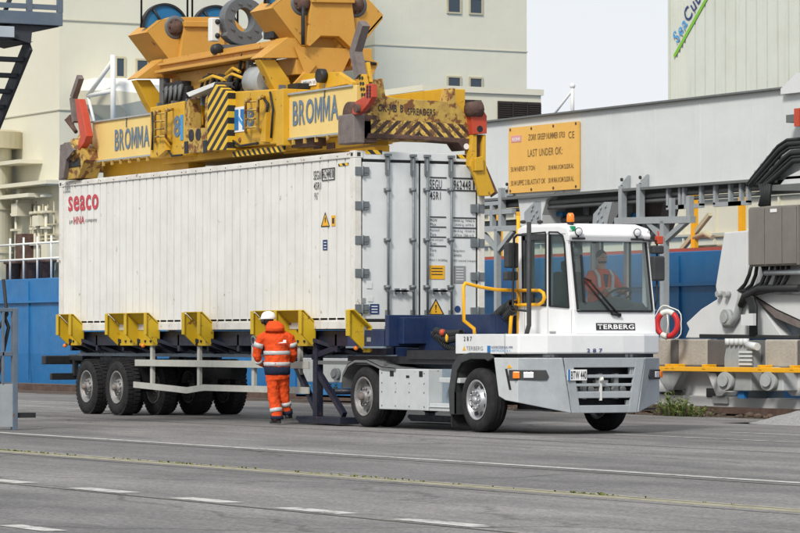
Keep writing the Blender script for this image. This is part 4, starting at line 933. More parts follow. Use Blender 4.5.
# wheels
def wheel(name, parent, cx, y0, w, R, rimR, face, rimm, dual=False, lugs=10, knob=True, cover=False, zc=None):
    zc = zc or R
    q = MB(); n = 56
    s_ = 1 if face > 0 else -1       # outer face towards -y
    prof = [(rimR, .02), (rimR + .03, .0), (R - .10, -.012), (R - .035, .012), (R - .006, .05)]
    q.lathe(prof + [(R - .006, w - .05), (R - .035, w - .012), (R - .10, w + .012), (rimR, w - .02)], (cx, y0, zc), (0, 1, 0), n)
    if knob:
        for k in range(40):
            a = 2 * PI * k / 40
            for y1, y2, sh in ((.0, .42, 0), (.58, 1, .5)):
                a_ = a + sh * 2 * PI / 40; da = .052
                ya, yb_ = y0 + .015 + (w - .03) * y1, y0 + .015 + (w - .03) * y2
                vs = [(cx + r * math.cos(a_ + d * da), y, zc + r * math.sin(a_ + d * da)) for r in (R - .02, R + .006) for y in (ya, yb_) for d in (-1, 1)]
                q.add(vs, [(0, 1, 3, 2), (4, 6, 7, 5), (0, 4, 5, 1), (2, 3, 7, 6), (0, 2, 6, 4), (1, 5, 7, 3)])
    else:
        for f in (.3, .5, .7):
            q.lathe([(R - .005, w * f - .012), (R - .001, w * f - .006), (R - .001, w * f + .006), (R - .005, w * f + .012)], (cx, y0, zc), (0, 1, 0), n)
    wh = q.build(name, 'rubber', parent)
    q = MB(); k_ = .035 if not cover else .01
    q.lathe([(rimR, .01), (rimR + .012, .005), (rimR - .012, .0), (rimR - .03, .03), (rimR - .045, .10), (rimR * .55, .14 if not cover else .03), (rimR * .52, .05 if not cover else .0), (rimR * .30, .04 if not cover else -.01), (rimR * .28, -.0), (0, -.01)], (cx, y0, zc), (0, 1, 0), 40)
    q.m = 1
    for k in range(lugs):
        a = 2 * PI * k / lugs; r = rimR * .43; c = (cx + r * math.cos(a), y0 + .045 if not cover else y0 - .01, zc + r * math.sin(a)); q.cyl(c, (c[0], c[1] - .035, c[2]), .016, 6)
    q.m = 2
    for k in range(8 if cover else 6):
        a = 2 * PI * (k + .5) / (8 if cover else 6); r = rimR * .74; d = .075 if not cover else .035
        c = Vector((cx + r * math.cos(a), y0 + d, zc + r * math.sin(a))); q.cyl(c + Vector((0, .0, 0)), c + Vector((0, .03, 0)), .032, 10)
    rm = q.build('rim', [rimm, 'rim_silver' if cover else 'rim', 'black'], wh)
    q = MB(); q.lathe([(rimR * .2, 0), (rimR * .2, -.05 if not cover else -.03), (rimR * .14, -.075 if not cover else -.05), (0, -.08 if not cover else -.05)], (cx, y0, zc), (0, 1, 0), 20); q.build('hub', 'grey_brown' if not cover else 'rim_silver', wh)
    return wh
RW = .52
w0 = wheel('wheel', tl, -10.86, 0, .28, RW, .30, 1, 'rim')
for x in (-10.86, -9.46):
    for y in (0, .75, 1.47, 2.2):
        if (x, y) != (-10.86, 0): copy_part(w0, tl, (x + 10.86, y, 0))
for x in (-10.86, -9.46):
    q = MB(); q.tube([(x, .2, RW), (x, 2.3, RW)], .08, 12); q.box(x - .2, x + .2, .45, .6, .5, 1.15); q.box(x - .2, x + .2, 1.85, 2.0, .5, 1.15); q.build('axle', 'black', tl)
q = MB(); q.bar((-11.2, .5, .98), (-9.1, .5, .98), .12, .2); q.bar((-11.2, 1.95, .98), (-9.1, 1.95, .98), .12, .2); q.build('suspension', 'black', tl)
q = MB(); q.tube([(-8.3, 1.3, .85), (-6.9, 1.3, .85)], .16, 16); q.build('air_tank', 'black', tl)
# side guards
q = MB(); zu = .985
q.box(-8.62, -1.65, .0, .04, zu - .06, zu + .06); sgd = q.build('side_guard', 'guard', tl, .005)
q = MB(); pts = [xz(134, 385, 0), xz(170, 387.6, 0), xz(186, 390, 0), xz(203, 388, 0)]
pl = [at('y', .02, 134, 384.5), at('y', .02, 172, 388.5), at('y', .02, 187, 390.3), at('y', .02, 204, 387.5), Vector((-1.65, .02, at('y', .02, 204, 387.5).z))]
for a, c in zip(pl, pl[1:]): q.bar(a, c, .03, .11)
q.build('side_guard', 'guard', tl)
q = MB()
for u in (151.5, 198.5, 253, 299): x = xz(u, 360, .05)[0]; q.box(x - .05, x + .05, .045, .10, .58, 1.32)
q.build('guard_post', 'guard', tl)
q = MB(); q.box(-1.4, .9, .06, .10, 1.0, 1.06); q.box(-1.9, 1.0, 2.2, 2.24, .55, .64); q.box(-1.9, 1.0, 2.2, 2.24, .88, .97); q.build('side_guard', 'crane_dark', tl)
# landing legs
for y in (.02, 2.15):
    xm = xz(315, 390, .05)[0]
    q = MB(); q.box(xm - .07, xm + .07, y + .02, y + .15, .13, 1.3); lg_ = q.build('landing_leg', 'navy', tl, .01)
    q = MB(); q.prism([(xm - .55, .10), (xm - .42, .03), (xm + 1.05, .03), (xm + 1.05, .14), (xm - .5, .14)], 'y', y - .06, y + .3); q.build('foot', 'navy', lg_, .01)
    q = MB(); q.bar((xm - .95, y + .05, 1.2), (xm - .06, y + .08, .25), .09, .08, up=(0, 1, 0)); q.build('brace', 'navy', lg_)
    q = MB(); q.bar((xm + .05, y + .08, .85), (xm + .95, y + .08, .18), .09, .08, up=(0, 1, 0)); q.build('brace', 'navy', lg_)
    q = MB(); q.bar((xm - .1, y + .05, 1.12), (xm + 1.25, y + .3, 1.45), .09, .09); q.build('brace', 'navy', lg_)
q = MB(); q.tube([(-1.1, .2, .55), (-1.1, 2.2, .55)], .05, 10); q.build('cross_shaft', 'navy', tl)
q = MB(); c = at('y', .0, 254, 342); q.lathe([(.06, 0), (.09, .01), (.12, 0), (.09, -.01), (.06, 0)], c, (0, 1, .2), 16); q.tube([c, c + Vector((.05, 0, .15)), c + Vector((.03, .0, -.2))], .012, 6); q.build('chain_hook', 'galv', tl)

# ================================================================== TRACTOR
tr = thing('terminal_tractor', 'white terminal tractor with grey bumper and offset cab pulling the trailer', 'tractor', (2.6, 1.25, 0))
XN = 5.17
RW2 = .49
wf = wheel('wheel', tr, 3.93, .0, .30, RW2, .30, 1, 'rim_silver', cover=True, knob=False)
copy_part(wf, tr, (0, 2.15, 0))
wr = wheel('wheel', tr, .30, .0, .28, RW2, .31, 1, 'rim', knob=False)
for y in (.32, 1.85, 2.17): copy_part(wr, tr, (0, y, 0))
q = MB(); q.tube([(.3, .3, RW2), (.3, 2.2, RW2)], .13, 14); q.tube([(3.93, .3, RW2), (3.93, 2.2, RW2)], .08, 12); q.ball((.3, 1.25, RW2), .28); q.build('axle', 'black', tr)
q = MB()
for y in (.78, 1.58): q.box(-.55, 5.1, y, y + .1, .62, .92)
q.box(4.3, 5.2, .5, 1.9, .35, .7); q.box(1.2, 4.4, .9, 1.6, .45, .8); q.build('chassis_frame', 'black', tr, .01)
# rear fender
q = MB(); pts = []
prof = [(-.42, .62), (-.37, .86), (-.2, 1.02), (.05, 1.09), (.45, 1.09), (.95, .98), (1.4, .96)]
n = len(prof)
for y0, y1 in ((-.02, .64), (1.82, 2.47)):
    q.add([(x, y, z) for y in (y0, y1) for x, z in prof], [(i, i + 1, n + i + 1, n + i) for i in range(n - 1)])
    q.add([(x, y0, z - d) for d in (0, .05) for x, z in prof], [(i, i + 1, n + i + 1, n + i) for i in range(n - 1)])
q.build('rear_fender', 'fender_grey', tr)
for fd in tr.children:
    if fd.name.startswith('rear_fender'): fd.modifiers.new('s', 'SOLIDIFY').thickness = .012
# sloped ramp plates under the fifth wheel
q = MB(); q.prism([(.5, 1.0), (1.3, 1.30), (1.6, 1.30), (3.1, .97), (3.1, .9), (.5, .9)], 'y', .70, .76); q.prism([(.5, 1.0), (1.3, 1.30), (1.6, 1.30), (3.1, .97), (3.1, .9), (.5, .9)], 'y', 1.70, 1.76); q.prism([(1.5, 1.27), (3.1, .95), (3.1, .92), (1.5, 1.24)], 'y', .78, 1.7); q.build('ramp_plate', 'frame_grey', tr)
q = MB(); q.lathe([(0, 0), (.46, 0), (.46, .05), (0, .05)], (.5, 1.22, .98), (0, 0, 1), 28); q.build('fifth_wheel', 'black', tr)
# side box
q = MB(); x0 = xz(379, 390, .0)[0]; x1 = xz(428, 390, 0)[0]; z0, z1 = .30, .945
q.box(x0, x1, .0, .62, z0, z1); bx = q.build('side_box', 'bumper_side', tr, .012)
q = MB(); q.box(x0 + .37, x0 + .49, -.005, .0, z1 - .12, z1 - .03); q.box(x1 - .28, x1 - .17, -.005, 0, z1 - .12, z1 - .03); q.box(x1 - .70, x1 - .60, -.005, 0, z1 - .14, z1 - .10)
q.build('latch_slot', 'rubber_dark', bx)
q = MB()
for x in (x0 + .1, x0 + .55, x0 + 1.0, x1 - .12):
    for z in (.36, .58, .72, .88):
        if not (x > x0 + .2 and x < x1 - .3) or z in (.58, .72, .36): q.cyl((x, -.008, z), (x, .0, z), .012, 6)
q.build('rivet', 'cast_grey', bx)
q = MB(); q.box(x1 + .01, 3.35, .25, .3, .36, .95); q.build('inner_panel', 'frame_grey', tr)
q = MB(); q.box(x1 + .01, 3.2, .02, .27, .30, .42); q.box(x1 + .01, 3.2, .0, .24, .355, .375); st = q.build('lower_step', 'bumper_side', tr, .01)
s_ = xz(450, 382, .05); q = MB(); q.box(2.75, 3.4, .02, .28, .74, .82); q.build('upper_step', 'bumper_side', tr, .01)
# front fender arch
R1, R2 = .54, .69
q = MB(); cx_, cz_ = 3.93, .50; arc = []
pts_o = [(3.14, .26), (3.10, .62), (3.22, 1.02), (3.40, 1.16), (3.75, 1.21), (4.35, 1.21), (4.46, 1.13)]
pts_i = [(3.27, .26), (3.27, .60), (3.36, .92), (3.50, 1.05), (3.78, 1.11), (4.22, 1.11), (4.30, 1.08)]
q.prism(pts_o + pts_i[::-1], 'y', -.015, .04)
n = len(pts_i); q.add([(x, y, z) for y in (.0, .6) for x, z in pts_i], [(i, i + 1, n + i + 1, n + i) for i in range(n - 1)])
q.build('front_fender', 'fender', tr, .01)
q = MB(); q.prism([(4.30, 1.08), (4.45, .85), (4.62, .52), (5.1, .42), (5.1, .9), (4.5, 1.1)], 'y', .32, .36); q.box(3.3, 4.6, .55, .6, .5, 1.15); q.build('wheel_housing', 'black', tr)
q = MB(); q.box(3.12, 3.16, .02, .42, .02 + .05, .28); q.build('mudflap', 'rubber', tr)
# bumper: side panel, chamfered corners, grille centre
def quadp(name, pts, m, par, t=.03, bev=.012):
    q = MB(); n = len(pts); ps = [Vector(p) for p in pts]; nn = (ps[1] - ps[0]).cross(ps[2] - ps[0]).normalized(); c = sum(ps, Vector()) / n
    if (c - Vector((4, 1.25, .8))).dot(nn) > 0: nn = -nn
    q.add(ps + [p + nn * t for p in ps], [tuple(range(n)), tuple(range(n, 2 * n))] + [(i, (i + 1) % n, (i + 1) % n + n, i + n) for i in range(n)]); return q.build(name, m, par, bev)
zT, zB0, zB1 = 1.135, .47, .315
def mir(p): return (p[0], 2.5 - p[1], p[2])
sp = [(4.46, 0, zT), (XN, 0, zT), (XN, 0, zB0), (4.80, .0, .50), (4.60, 0, .56)]
spn = quadp('bumper_side_panel', sp, 'bumper_side', tr); quadp('bumper_side_panel', [mir(p) for p in sp], 'bumper_side', tr)
cpn = [(XN, 0, zT), (5.58, .52, zT), (5.60, .66, zB1), (XN, 0, zB0)]
cn = quadp('bumper_corner', cpn, 'bumper', tr); cf = quadp('bumper_corner', [mir(p) for p in cpn], 'bumper', tr)
# grille frame with openings
yl = lambda z: .54 + (.68 - .54) * (zT - z) / (zT - zB1)
rows = [(zT, 1.075), (1.0 - .075 + .0, .885), (.80, .755), (.665, .52), (.405, zB1)]
fr = MB()
xf = 5.58
bars = [(zT, .99), (.885, .835), (.755, .71), (.635, .535), (.43, zB1)]
for a, c in bars: fr.prism([(yl(a), a), (2.5 - yl(a), a), (2.5 - yl(c), c), (yl(c), c)], 'x', xf - .03, xf + .01)
for s_ in (0, 1):
    P_ = [(yl(zT), zT), (yl(zT) + .15, zT), (yl(zB1) + .15, zB1), (yl(zB1), zB1)]
    if s_: P_ = [(2.5 - a, b_) for a, b_ in P_]
    fr.prism(P_, 'x', xf - .034, xf + .013)
gr = fr.build('grille', 'bumper', tr, .009)
q = MB(); q.box(5.30, 5.33, .5, 2.0, zB1 + .02, zT - .02); q.build('grille_backing', 'black', gr)
q = MB()
for k in range(7):
    y = .85 + k * .14; q.cyl((5.34, y, .66 + .0), (5.42, y, .66), .05, 12)
    if k % 2: q.box(5.34, 5.44, y - .03, y + .04, .52, .9)
q.box(5.34, 5.48, .8, 1.75, .60, .64); q.box(5.34, 5.45, 1.2, 1.4, .7, .8)
q.build('radiator_fittings', 'machine_grey', gr)
q = MB(); q.box(5.56, 5.60, 1.17, 1.20, .50, .85); q.tube([(5.6, 1.16, .79), (5.63, 1.185, .82), (5.6, 1.21, .79)], .02, 8); q.build('tow_hook', 'ship_white', gr)
q = MB(); 
for k in range(5): q.box(5.5, 5.56, 1.72 + k * .03, 1.74 + k * .03, .86, 1.03); q.box(5.5, 5.56, 1.66 + k * .03, 1.68 + k * .03, .41, .5)
q.build('grille_slat', 'bumper', gr)
# number plate
(a, z1), (c, z0) = yz(568, 371, 5.62), yz(587, 379, 5.62); q = MB(); q.box(5.60, 5.62, a, c, z0 - .02, z1 + .02); npn = q.build('number_plate', 'white_ink', tr, .004)
text('BTW 440', ((5.62, a + .05, z0 - .0), (5.62, c - .015, z0 - .0), (5.62, a + .05, z1 - .0)), 'tlabel', npn, nrm=(1, 0, 0), bold=.01)
q = MB(); q.box(5.62, 5.624, a, a + .035, z0 - .02, z1 + .02); q.build('plate_band', 'blue_ink', npn)
# headlights: recess, lamp, indicator on each corner
def on_face(p0, p1, s_, z, o=0.0):
    p0, p1 = Vector(p0), Vector(p1); d = p1 - p0; p = p0 + d * s_; nn = Vector((d.y, -d.x, 0)).normalized(); 
    if nn.x < 0: nn = -nn
    return Vector((p.x, p.y, z)) + nn * o
def facebox(name, p0, p1, s0, s1, z0, z1, m, par, o0=-.01, o1=.012, bev=.004, cutl=0):
    q = MB(); pts = [(s0, z0), (s1, z0), (s1, z1), (s0, z1)]
    if cutl: pts = [(s0, z0), (s1 - cutl * .3, z0), (s1, z0 + (z1 - z0) * .35), (s1 - cutl * .4, z1), (s0, z1)]
    n = len(pts); q.add([on_face(p0, p1, a, z, o0) for a, z in pts] + [on_face(p0, p1, a, z, o1) for a, z in pts], [tuple(range(n)), tuple(range(n, 2 * n))] + [(i, (i + 1) % n, (i + 1) % n + n, i + n) for i in range(n)]); return q.build(name, m, par, bev)
P0, P1 = (XN, 0, 0), (5.585, .56, 0); Q0, Q1 = (XN, 2.5, 0), (5.585, 1.94, 0)
for (A0, A1, par) in ((P0, P1, cn), (Q0, Q1, cf)):
    h = facebox('headlight', A0, A1, .0, .66, .81, .955, 'fender', tr, cutl=.15)
    facebox('lamp', A0, A1, .12, .34, .835, .925, 'lamp_lens', h, .01, .03, .01)
    facebox('indicator', A0, A1, -.10, .04, .83, .93, 'orange_lens', h, .0, .03, .008)
q = MB(); q.box(4.92, XN, -.012, .0, .80, .955); h = q.build('side_marker', 'fender', tr, .004)
q = MB(); q.box(5.06, 5.16, -.03, -.012, .83, .93); q.build('indicator', 'orange_lens', h, .008)
q = MB(); q.prism([(4.80, .97), (4.86, .97), (4.98, .66), (4.92, .66)], 'y', -.006, .002); q.build('slot', 'rubber_dark', spn)
q = MB(); q.prism([(4.86, .975), (5.0, .985), (4.92, 1.04)], 'y', -.006, .0); q.build('warning_triangle', 'warn', spn)
q = MB(); q.prism([(XN - .3, 0.05), (XN, .05), (5.52, .6), (5.52, 1.9), (XN, 2.45), (XN - .3, 2.45)], 'z', 1.09, 1.135 - .005); q.prism([(4.9, 0.08), (5.13, .05), (5.54, .68), (5.54, 1.82), (5.13, 2.45), (4.9, 2.45)], 'z', .345, .37); q.build('bumper_shell', 'black', tr)
q = MB(); q.prism([(4.5, .1), (XN - .02, .1), (5.42, .55), (5.42, 1.95), (XN - .02, 2.4), (4.5, 2.4)], 'z', 1.137, 1.19); q.build('hinge_gap', 'black', tr)
q = MB()
for y in (.35, .42, 1.72, 1.80): q.box(5.15, 5.45, y, y + .04, 1.14, 1.185)
q.build('bonnet_hinge', 'cast_grey', tr)
# white deck panels
zd, zt_ = 1.19, 1.49
q = MB(); q.box(3.30, 4.784, .0, .03, zd, zt_); q.box(3.30, 4.784, .03, 1.02, zt_ - .03, zt_); q.box(3.30, 3.33, .03, 1.0, zd, zt_ - .03); dk = q.build('deck_panel', 'cab_dirty', tr, .008)
q = MB(); q.prism([(4.79, .0), (XN, .0), (5.36, .40), (5.40, .8), (5.40, 1.7), (5.36, 2.1), (XN, 2.5), (4.79, 2.5)], 'z', zd, zt_)
fp = q.build('front_panel', 'cab', tr, .028)
q = MB(); q.box(4.78, 4.785, -.004, 0, zd, zt_); q.build('panel_seam', 'label_grey', dk)
side_text('2 8 7', 464, 336.5, 472, 341, -.001, 'tlabel', dk, bold=.01); side_text('TERBERG', 466.5, 346.2, 483, 350.2, -.001, 'label_grey', dk)
q = MB(); a, c, e = at('y', -.003, 462.5, 350.6), at('y', -.003, 465.8, 350.6), at('y', -.003, 464.2, 345.5); q.add([a, c, e], [(0, 1, 2)]); q.build('label', 'warn', dk)
side_text('NOORDZEEKRAN MPR', 491.5, 346, 513, 348.6, -.001, 'navy_ink', dk); side_text('HEFTRUCKS B.V.', 491.5, 349.4, 511, 351.6, -.001, 'logo_lblue', dk)
q = MB(); s_ = at('y', -.003, 489, 349); q.box(s_.x - .05, s_.x + .04, -.006, 0, s_.z - .05, s_.z + .05); q.build('label', 'blue_ink', dk)
a_, c_ = yz(586.5, 352.5, 5.40), yz(602, 352.5, 5.40); text('2 8 7', ((5.40, a_[0], a_[1]), (5.40, c_[0], a_[1]), (5.40, a_[0], a_[1] + .06)), 'navy_ink', fp, nrm=(1, 0, 0), off=.012, bold=.02)

# ------------------------------------------------------------------ cab of the tractor
yn, yf_ = 1.02, 2.46
cab = MB()
t = .05
# side frames (near and far): lower panel, pillars, roof rail
def side_frame(y0, y1, b):
    b.prism([(3.47, 1.49), (5.12, 1.49), (5.10, 1.86), (4.97, 1.885), (3.62, 1.955), (3.47, 1.96)], 'y', y0, y1)
    b.prism([(3.47, 1.96), (3.62, 1.955), (3.60, 3.04), (3.47, 3.02)], 'y', y0, y1)
    b.prism([(4.30, 1.92), (4.40, 1.915), (4.40, 3.06), (4.30, 3.06)], 'y', y0, y1)
    b.prism([(3.47, 3.02), (3.60, 3.03), (4.66, 3.04), (4.78, 2.98), (4.83, 2.86), (4.93, 2.86), (4.97, 3.06), (3.55, 3.14)], 'y', y0, y1)
    b.prism([(4.83, 2.87), (4.97, 1.88), (5.10, 1.86), (4.92, 2.87)], 'y', y0, y1)
side_frame(yn, yn + t, cab)
cab.build('side_frame', 'cab', tr, .008)
cab = MB(); side_frame(yf_ - t, yf_, cab); cab.build('side_frame', 'cab', tr, .008)
# front: lower panel, pillars
b = MB(); b.prism([(5.13, 1.49), (5.10, 1.84), (5.04, 1.84), (5.04, 1.49)], 'y', yn - .004, yf_ + .004)
fpz = b.build('front_cowl', 'cab', tr, .012)
b = MB()
for y0, y1 in ((yn - .002, yn + .075), (yf_ - .075, yf_ + .002)): b.prism([(5.105, 1.84), (4.915, 2.90), (4.85, 2.90), (5.04, 1.84)], 'y', y0, y1)
b.build('front_pillar', 'cab', tr, .01)
b = MB()
b.add([(x, y, z) for y in (yn - .01, yn + .09, 1.74, yf_ - .09, yf_ + .01) for x, z in ((3.44, 3.02), (3.44, 3.10 + (.03 if yn < y < yf_ else 0)), (3.6, 3.15 + (.03 if yn < y < yf_ else 0)), (4.70, 3.13 + (.035 if yn < y < yf_ else 0)), (4.92, 3.09 + (.02 if yn < y < yf_ else 0)), (4.99, 2.98), (4.95, 2.885), (4.88, 2.885), (4.86, 2.99), (3.6, 3.02))],
      [(i * 10 + j, i * 10 + (j + 1) % 10, i * 10 + 10 + (j + 1) % 10, i * 10 + 10 + j) for i in range(4) for j in range(10)] + [tuple(range(10)), tuple(range(40, 50))])
b.build('roof', 'cab', tr, .02)
b = MB(); b.box(3.47, 3.52, yn, yf_, 1.49, 2.05); b.box(3.47, 3.52, yn, yn + .14, 2.05, 3.05); b.box(3.47, 3.52, yf_ - .14, yf_, 2.05, 3.05); b.box(3.47, 3.52, yn, yf_, 2.9, 3.05); b.build('rear_wall', 'cab', tr, .005)
b = MB(); b.box(3.48, 3.485, yn + .14, yf_ - .14, 2.05, 2.9); b.build('rear_window', 'glass', tr)
b = MB(); b.box(3.47, 5.1, yn + .02, yf_ - .02, 1.46, 1.495); b.build('floor', 'black', tr)
# glazing
b = MB(); b.add([(5.108, yn + .06, 1.85), (5.108, yf_ - .06, 1.85), (4.925, yf_ - .06, 2.885), (4.925, yn + .06, 2.885)], [(0, 1, 2, 3)]); ws = b.build('windscreen', 'screen', tr)
b = MB()
q0, q1, q2, q3 = Vector((5.112, yn + .055, 1.835)), Vector((5.112, yf_ - .055, 1.835)), Vector((4.924, yf_ - .055, 2.895)), Vector((4.924, yn + .055, 2.895))
for a, c in ((q0, q1), (q1, q2), (q2, q3), (q3, q0)): b.bar(a, c, .026, .03)
b.build('window_seal', 'rubber_dark', ws)
for y in (yn + .02, yf_ - .02):
    for nm, pts in (('door_window', [(3.62, 1.955), (4.30, 1.92), (4.30, 3.04), (3.60, 3.03)]), ('side_window', [(4.40, 1.915), (4.965, 1.885), (4.84, 2.86), (4.79, 2.97), (4.66, 3.03), (4.40, 3.04)])):
        b = MB(); b.add([(x, y, z) for x, z in pts], [tuple(range(len(pts)))]); gl = b.build(nm, 'glass', tr)
        b = MB(); n = len(pts); yy = y - .022 if y < 2 else y + .022
        for i in range(n): b.bar((pts[i][0], yy, pts[i][1]), (pts[(i + 1) % n][0], yy, pts[(i + 1) % n][1]), .02, .035, up=(0, 1, 0))
        b.build('window_seal', 'rubber_dark', gl)
b = MB(); b.box(3.60, 3.68, yn - .006, yn + .012, 1.98, 3.02); b.box(3.6, 4.3, yn - .006, yn + .01, 2.93, 3.03); b.build('door_frame', 'fender', tr)
b = MB(); b.box(5.025, 5.032, yn - .003, yn, 1.5, 1.85); b.box(3.66, 3.67, yn - .004, yn, 1.5, 1.95); b.box(4.345, 4.35, yn - .004, yn, 1.5, 1.92); b.box(4.42, 4.58, yn - .02, yn, 1.505, 1.53); b.build('door_seam', 'label_grey', tr)
b = MB(); b.box(3.80, 3.95, yn - .03, yn, 1.99, 2.10); b.build('door_handle', 'black', tr, .006)
# name plate on the cowl
def cowl(u, v, o=.004):
    p = at('x', 5.12, u, v); p.x = 5.13 - (p.z - 1.49) * .0857 + o; return p
a, c, e = cowl(596, 330.3), cowl(635, 330.3), cowl(596, 323); c.z = a.z
b = MB(); b.add([a, c, c + (e - a), e, a - Vector((.01, 0, 0)), c - Vector((.01, 0, 0)), c + (e - a) - Vector((.01, 0, 0)), e - Vector((.01, 0, 0))], [(0, 1, 2, 3), (0, 1, 5, 4), (1, 2, 6, 5), (2, 3, 7, 6), (3, 0, 4, 7)]); npz = b.build('name_plate', 'tlabel', tr)
h = e - a; w = c - a; text('TERBERG', (a + h * .17 + w * .03, a + h * .17 + w * .97, a + h * .83 + w * .03), 'white_ink', npz, nrm=(1, 0, .08), off=.004, bold=.025)
# wiper
def scr(u, v, o=.03):
    for _ in range(1):
        p = at('x', 5.02, u, v); x = 5.108 - (p.z - 1.85) * .1768; p = at('x', x, u, v)
    return p + Vector((o, 0, 0))
b = MB()
b.tube([scr(584, 281), scr(611, 313.5, .03)], .014, 6); b.tube([scr(588, 280), scr(617, 314, .03)], .014, 6); b.tube([scr(583, 278), scr(590, 281)], .016, 6)
b.bar(scr(580.5, 255, .02), scr(583.5, 302, .02), .03, .03); b.tube([scr(611, 313.5, .02), scr(620, 315, .02)], .025, 8); b.build('wiper', 'rubber_dark', tr)
b = MB(); c = cowl(619.5, 315.5); b.ball(c, .035, n=10, m=6); b.build('wiper_pivot', 'cast_grey', tr)
# lamps on the roof
def beacon(u, v0, v1, x):
    p, q = at('x', x, u, v1), at('x', x, u, v0); h = q.z - p.z
    b = MB(); b.lathe([(0, 0), (.05, 0), (.05, .05), (0, .05)], p - Vector((0, 0, .05)), (0, 0, 1), 16); bb = b.build('beacon', 'black', tr)
    b = MB(); b.lathe([(.055, 0), (.06, h * .2), (.055, h * .8), (.035, h), (0, h * 1.02)], p, (0, 0, 1), 20); b.build('lens', 'orange_lens', bb)
beacon(570.5, 213, 222, 4.78)
b = MB(); p = at('x', 4.9, 571.5, 230); b.box(p.x, p.x + .06, p.y - .04, p.y + .04, p.z - .08, p.z + .06); b.build('side_lamp', 'green', tr, .01)
for u, v in ((578.3, 231.5), (637, 232.5)):
    p = at('x', 5.0, u, v); b = MB(); b.lathe([(0, -.03), (.05, -.02), (.062, .02), (.055, .03)], p, (1, -.2, 0), 18); wl = b.build('work_lamp', 'black', tr)
    b = MB(); b.lathe([(.055, .022), (.03, .034), (0, .036)], p, (1, -.2, 0), 18); b.build('lens', 'lamp_lens', wl)
    b = MB(); b.tube([p, p - Vector((0, 0, .09))], .012, 6); b.box(p.x - .02, p.x + .04, p.y - .10, p.y + .10, p.z - .12, p.z - .09); b.build('bracket', 'black', wl)
b = MB(); 
for u in (523, 540): p = at('y', 1.1, u, 222); b.ball(p, .05, .05, .03, 10, 6)
b.build('roof_fixture', 'black', tr)
# mirrors
ym = .72
b = MB()
def pm(u, v, y=ym): return at('y', y, u, v)
b.tube([pm(529, 222), pm(529, 325), pm(526, 336)], .036, 10); b.build('snorkel', 'fender', tr)
b = MB(); b.tube([pm(528, 235), pm(517, 235), pm(514, 238), pm(513, 290), pm(513, 305), pm(517, 310), pm(528, 311)], .018, 8)
b.build('mirror_arm', 'black', tr)
for (u0, v0, u1, v1) in ((505.5, 242.5, 517.5, 268), (504.5, 271.3, 517, 280.5)):
    x = 3.75; (a, z1_), (c, z0_) = yz(u0, v0, x), yz(u1, v1, x); b = MB(); b.box(x - .07, x + .05, a, c, z0_, z1_); m_ = b.build('mirror', 'fender', tr, .025)
    b = MB(); b.box(x - .078, x - .071, a + .02, c - .02, z0_ + .02, z1_ - .02); b.build('mirror_glass', 'mirror', m_)
x = 5.0
for (u0, v0, u1, v1) in ((650.5, 245.5, 662, 254), (651.2, 256, 662.8, 281)):
    (a, z1_), (c, z0_) = yz(u0, v0, x), yz(u1, v1, x); b = MB(); b.box(x - .05, x + .07, a, c, z0_, z1_); m_ = b.build('mirror', 'fender', tr, .025)
    b = MB(); b.box(x - .058, x - .051, a + .02, c - .02, z0_ + .02, z1_ - .02); b.build('mirror_glass', 'mirror', m_)
b = MB(); X_ = lambda u, v: at('x', 5.0, u, v); b.tube([X_(643, 240), X_(657, 241), X_(657, 300), X_(653, 312)], .016, 8); b.build('mirror_arm', 'black', tr)
b = MB(); p = X_(659, 240); b.box(4.95, 5.05, p.y - .05, p.y + .05, p.z - .06, p.z + .06); b.tube([p, p + Vector((0, -.02, .14))], .015, 6); b.build('marker_lamp', 'flip_red', tr, .01)
# yellow rail
b = MB(); yr = lambda u, v: at('x', 3.55, u, v)
b.tube([yr(474.5, 334), yr(474, 328.5), yr(463.8, 320.5), yr(463.5, 286), yr(465.5, 283.3), yr(480, 287), yr(496, 289.7), yr(518, 290.5)], .026, 10)
b.build('hand_rail', 'rail_yellow', tr)
b = MB(); yq = lambda u, v: at('y', .98, u, v)
b.tube([yq(517, 290.3), yq(540, 290.5), yq(543.5, 293), yq(544.5, 297.5), yq(543, 302), yq(539, 304.6), yq(515, 305), yq(513, 303)], .026, 10); b.tube([yq(517, 291), yq(519.5, 298), yq(519, 304)], .024, 8); b.build('hand_rail', 'rail_yellow', tr)
b = MB(); b.tube([at('x', 3.45, 518.3, 216), at('x', 3.45, 518.3, 334)], .03, 8); b.tube([at('x', 3.45, 510, 334), at('x', 3.45, 511, 318), at('x', 3.45, 516, 300)], .03, 8); b.build('ladder_pole', 'rail_yellow', tr)
# air and electric hoses
def coil(pts, R_, r, turns, name, m):
    b = MB(); P_ = [Vector(p) for p in pts]; out = []; N = turns * 10
    for i in range(N + 1):
        f = i / N * (len(P_) - 1); k = min(int(f), len(P_) - 2); p = P_[k].lerp(P_[k + 1], f - k); d = (P_[k + 1] - P_[k]).normalized(); u = d.orthogonal().normalized(); w = d.cross(u); a = 2 * PI * i / 10
        out.append(p + (u * math.cos(a) + w * math.sin(a)) * R_)
    b.tube(out, r, 5); return b.build(name, m, tr)
y_ = .9
coil([at('y', y_, 476, 331), at('y', y_, 490, 323), at('y', y_, 503, 311), at('y', y_, 513, 304)], .075, .016, 26, 'coiled_hose', 'cable')
coil([at('y', y_, 478, 334), at('y', y_, 493, 330), at('y', y_, 505, 318), at('y', y_, 514, 308)], .06, .014, 22, 'coiled_hose', 'cable')
y_ = .35
coil([at('y', y_, 436, 331), at('y', y_, 448, 334), at('y', y_, 462, 333)], .05, .013, 18, 'coiled_hose', 'cable')
coil([at('y', y_, 438, 336), at('y', y_, 448, 340), at('y', y_, 462, 337)], .05, .013, 18, 'coiled_hose', 'cable')
coil([at('y', y_, 433, 334), at('y', y_, 446, 346), at('y', y_, 462, 352)], .04, .012, 18, 'coiled_hose', 'cable')
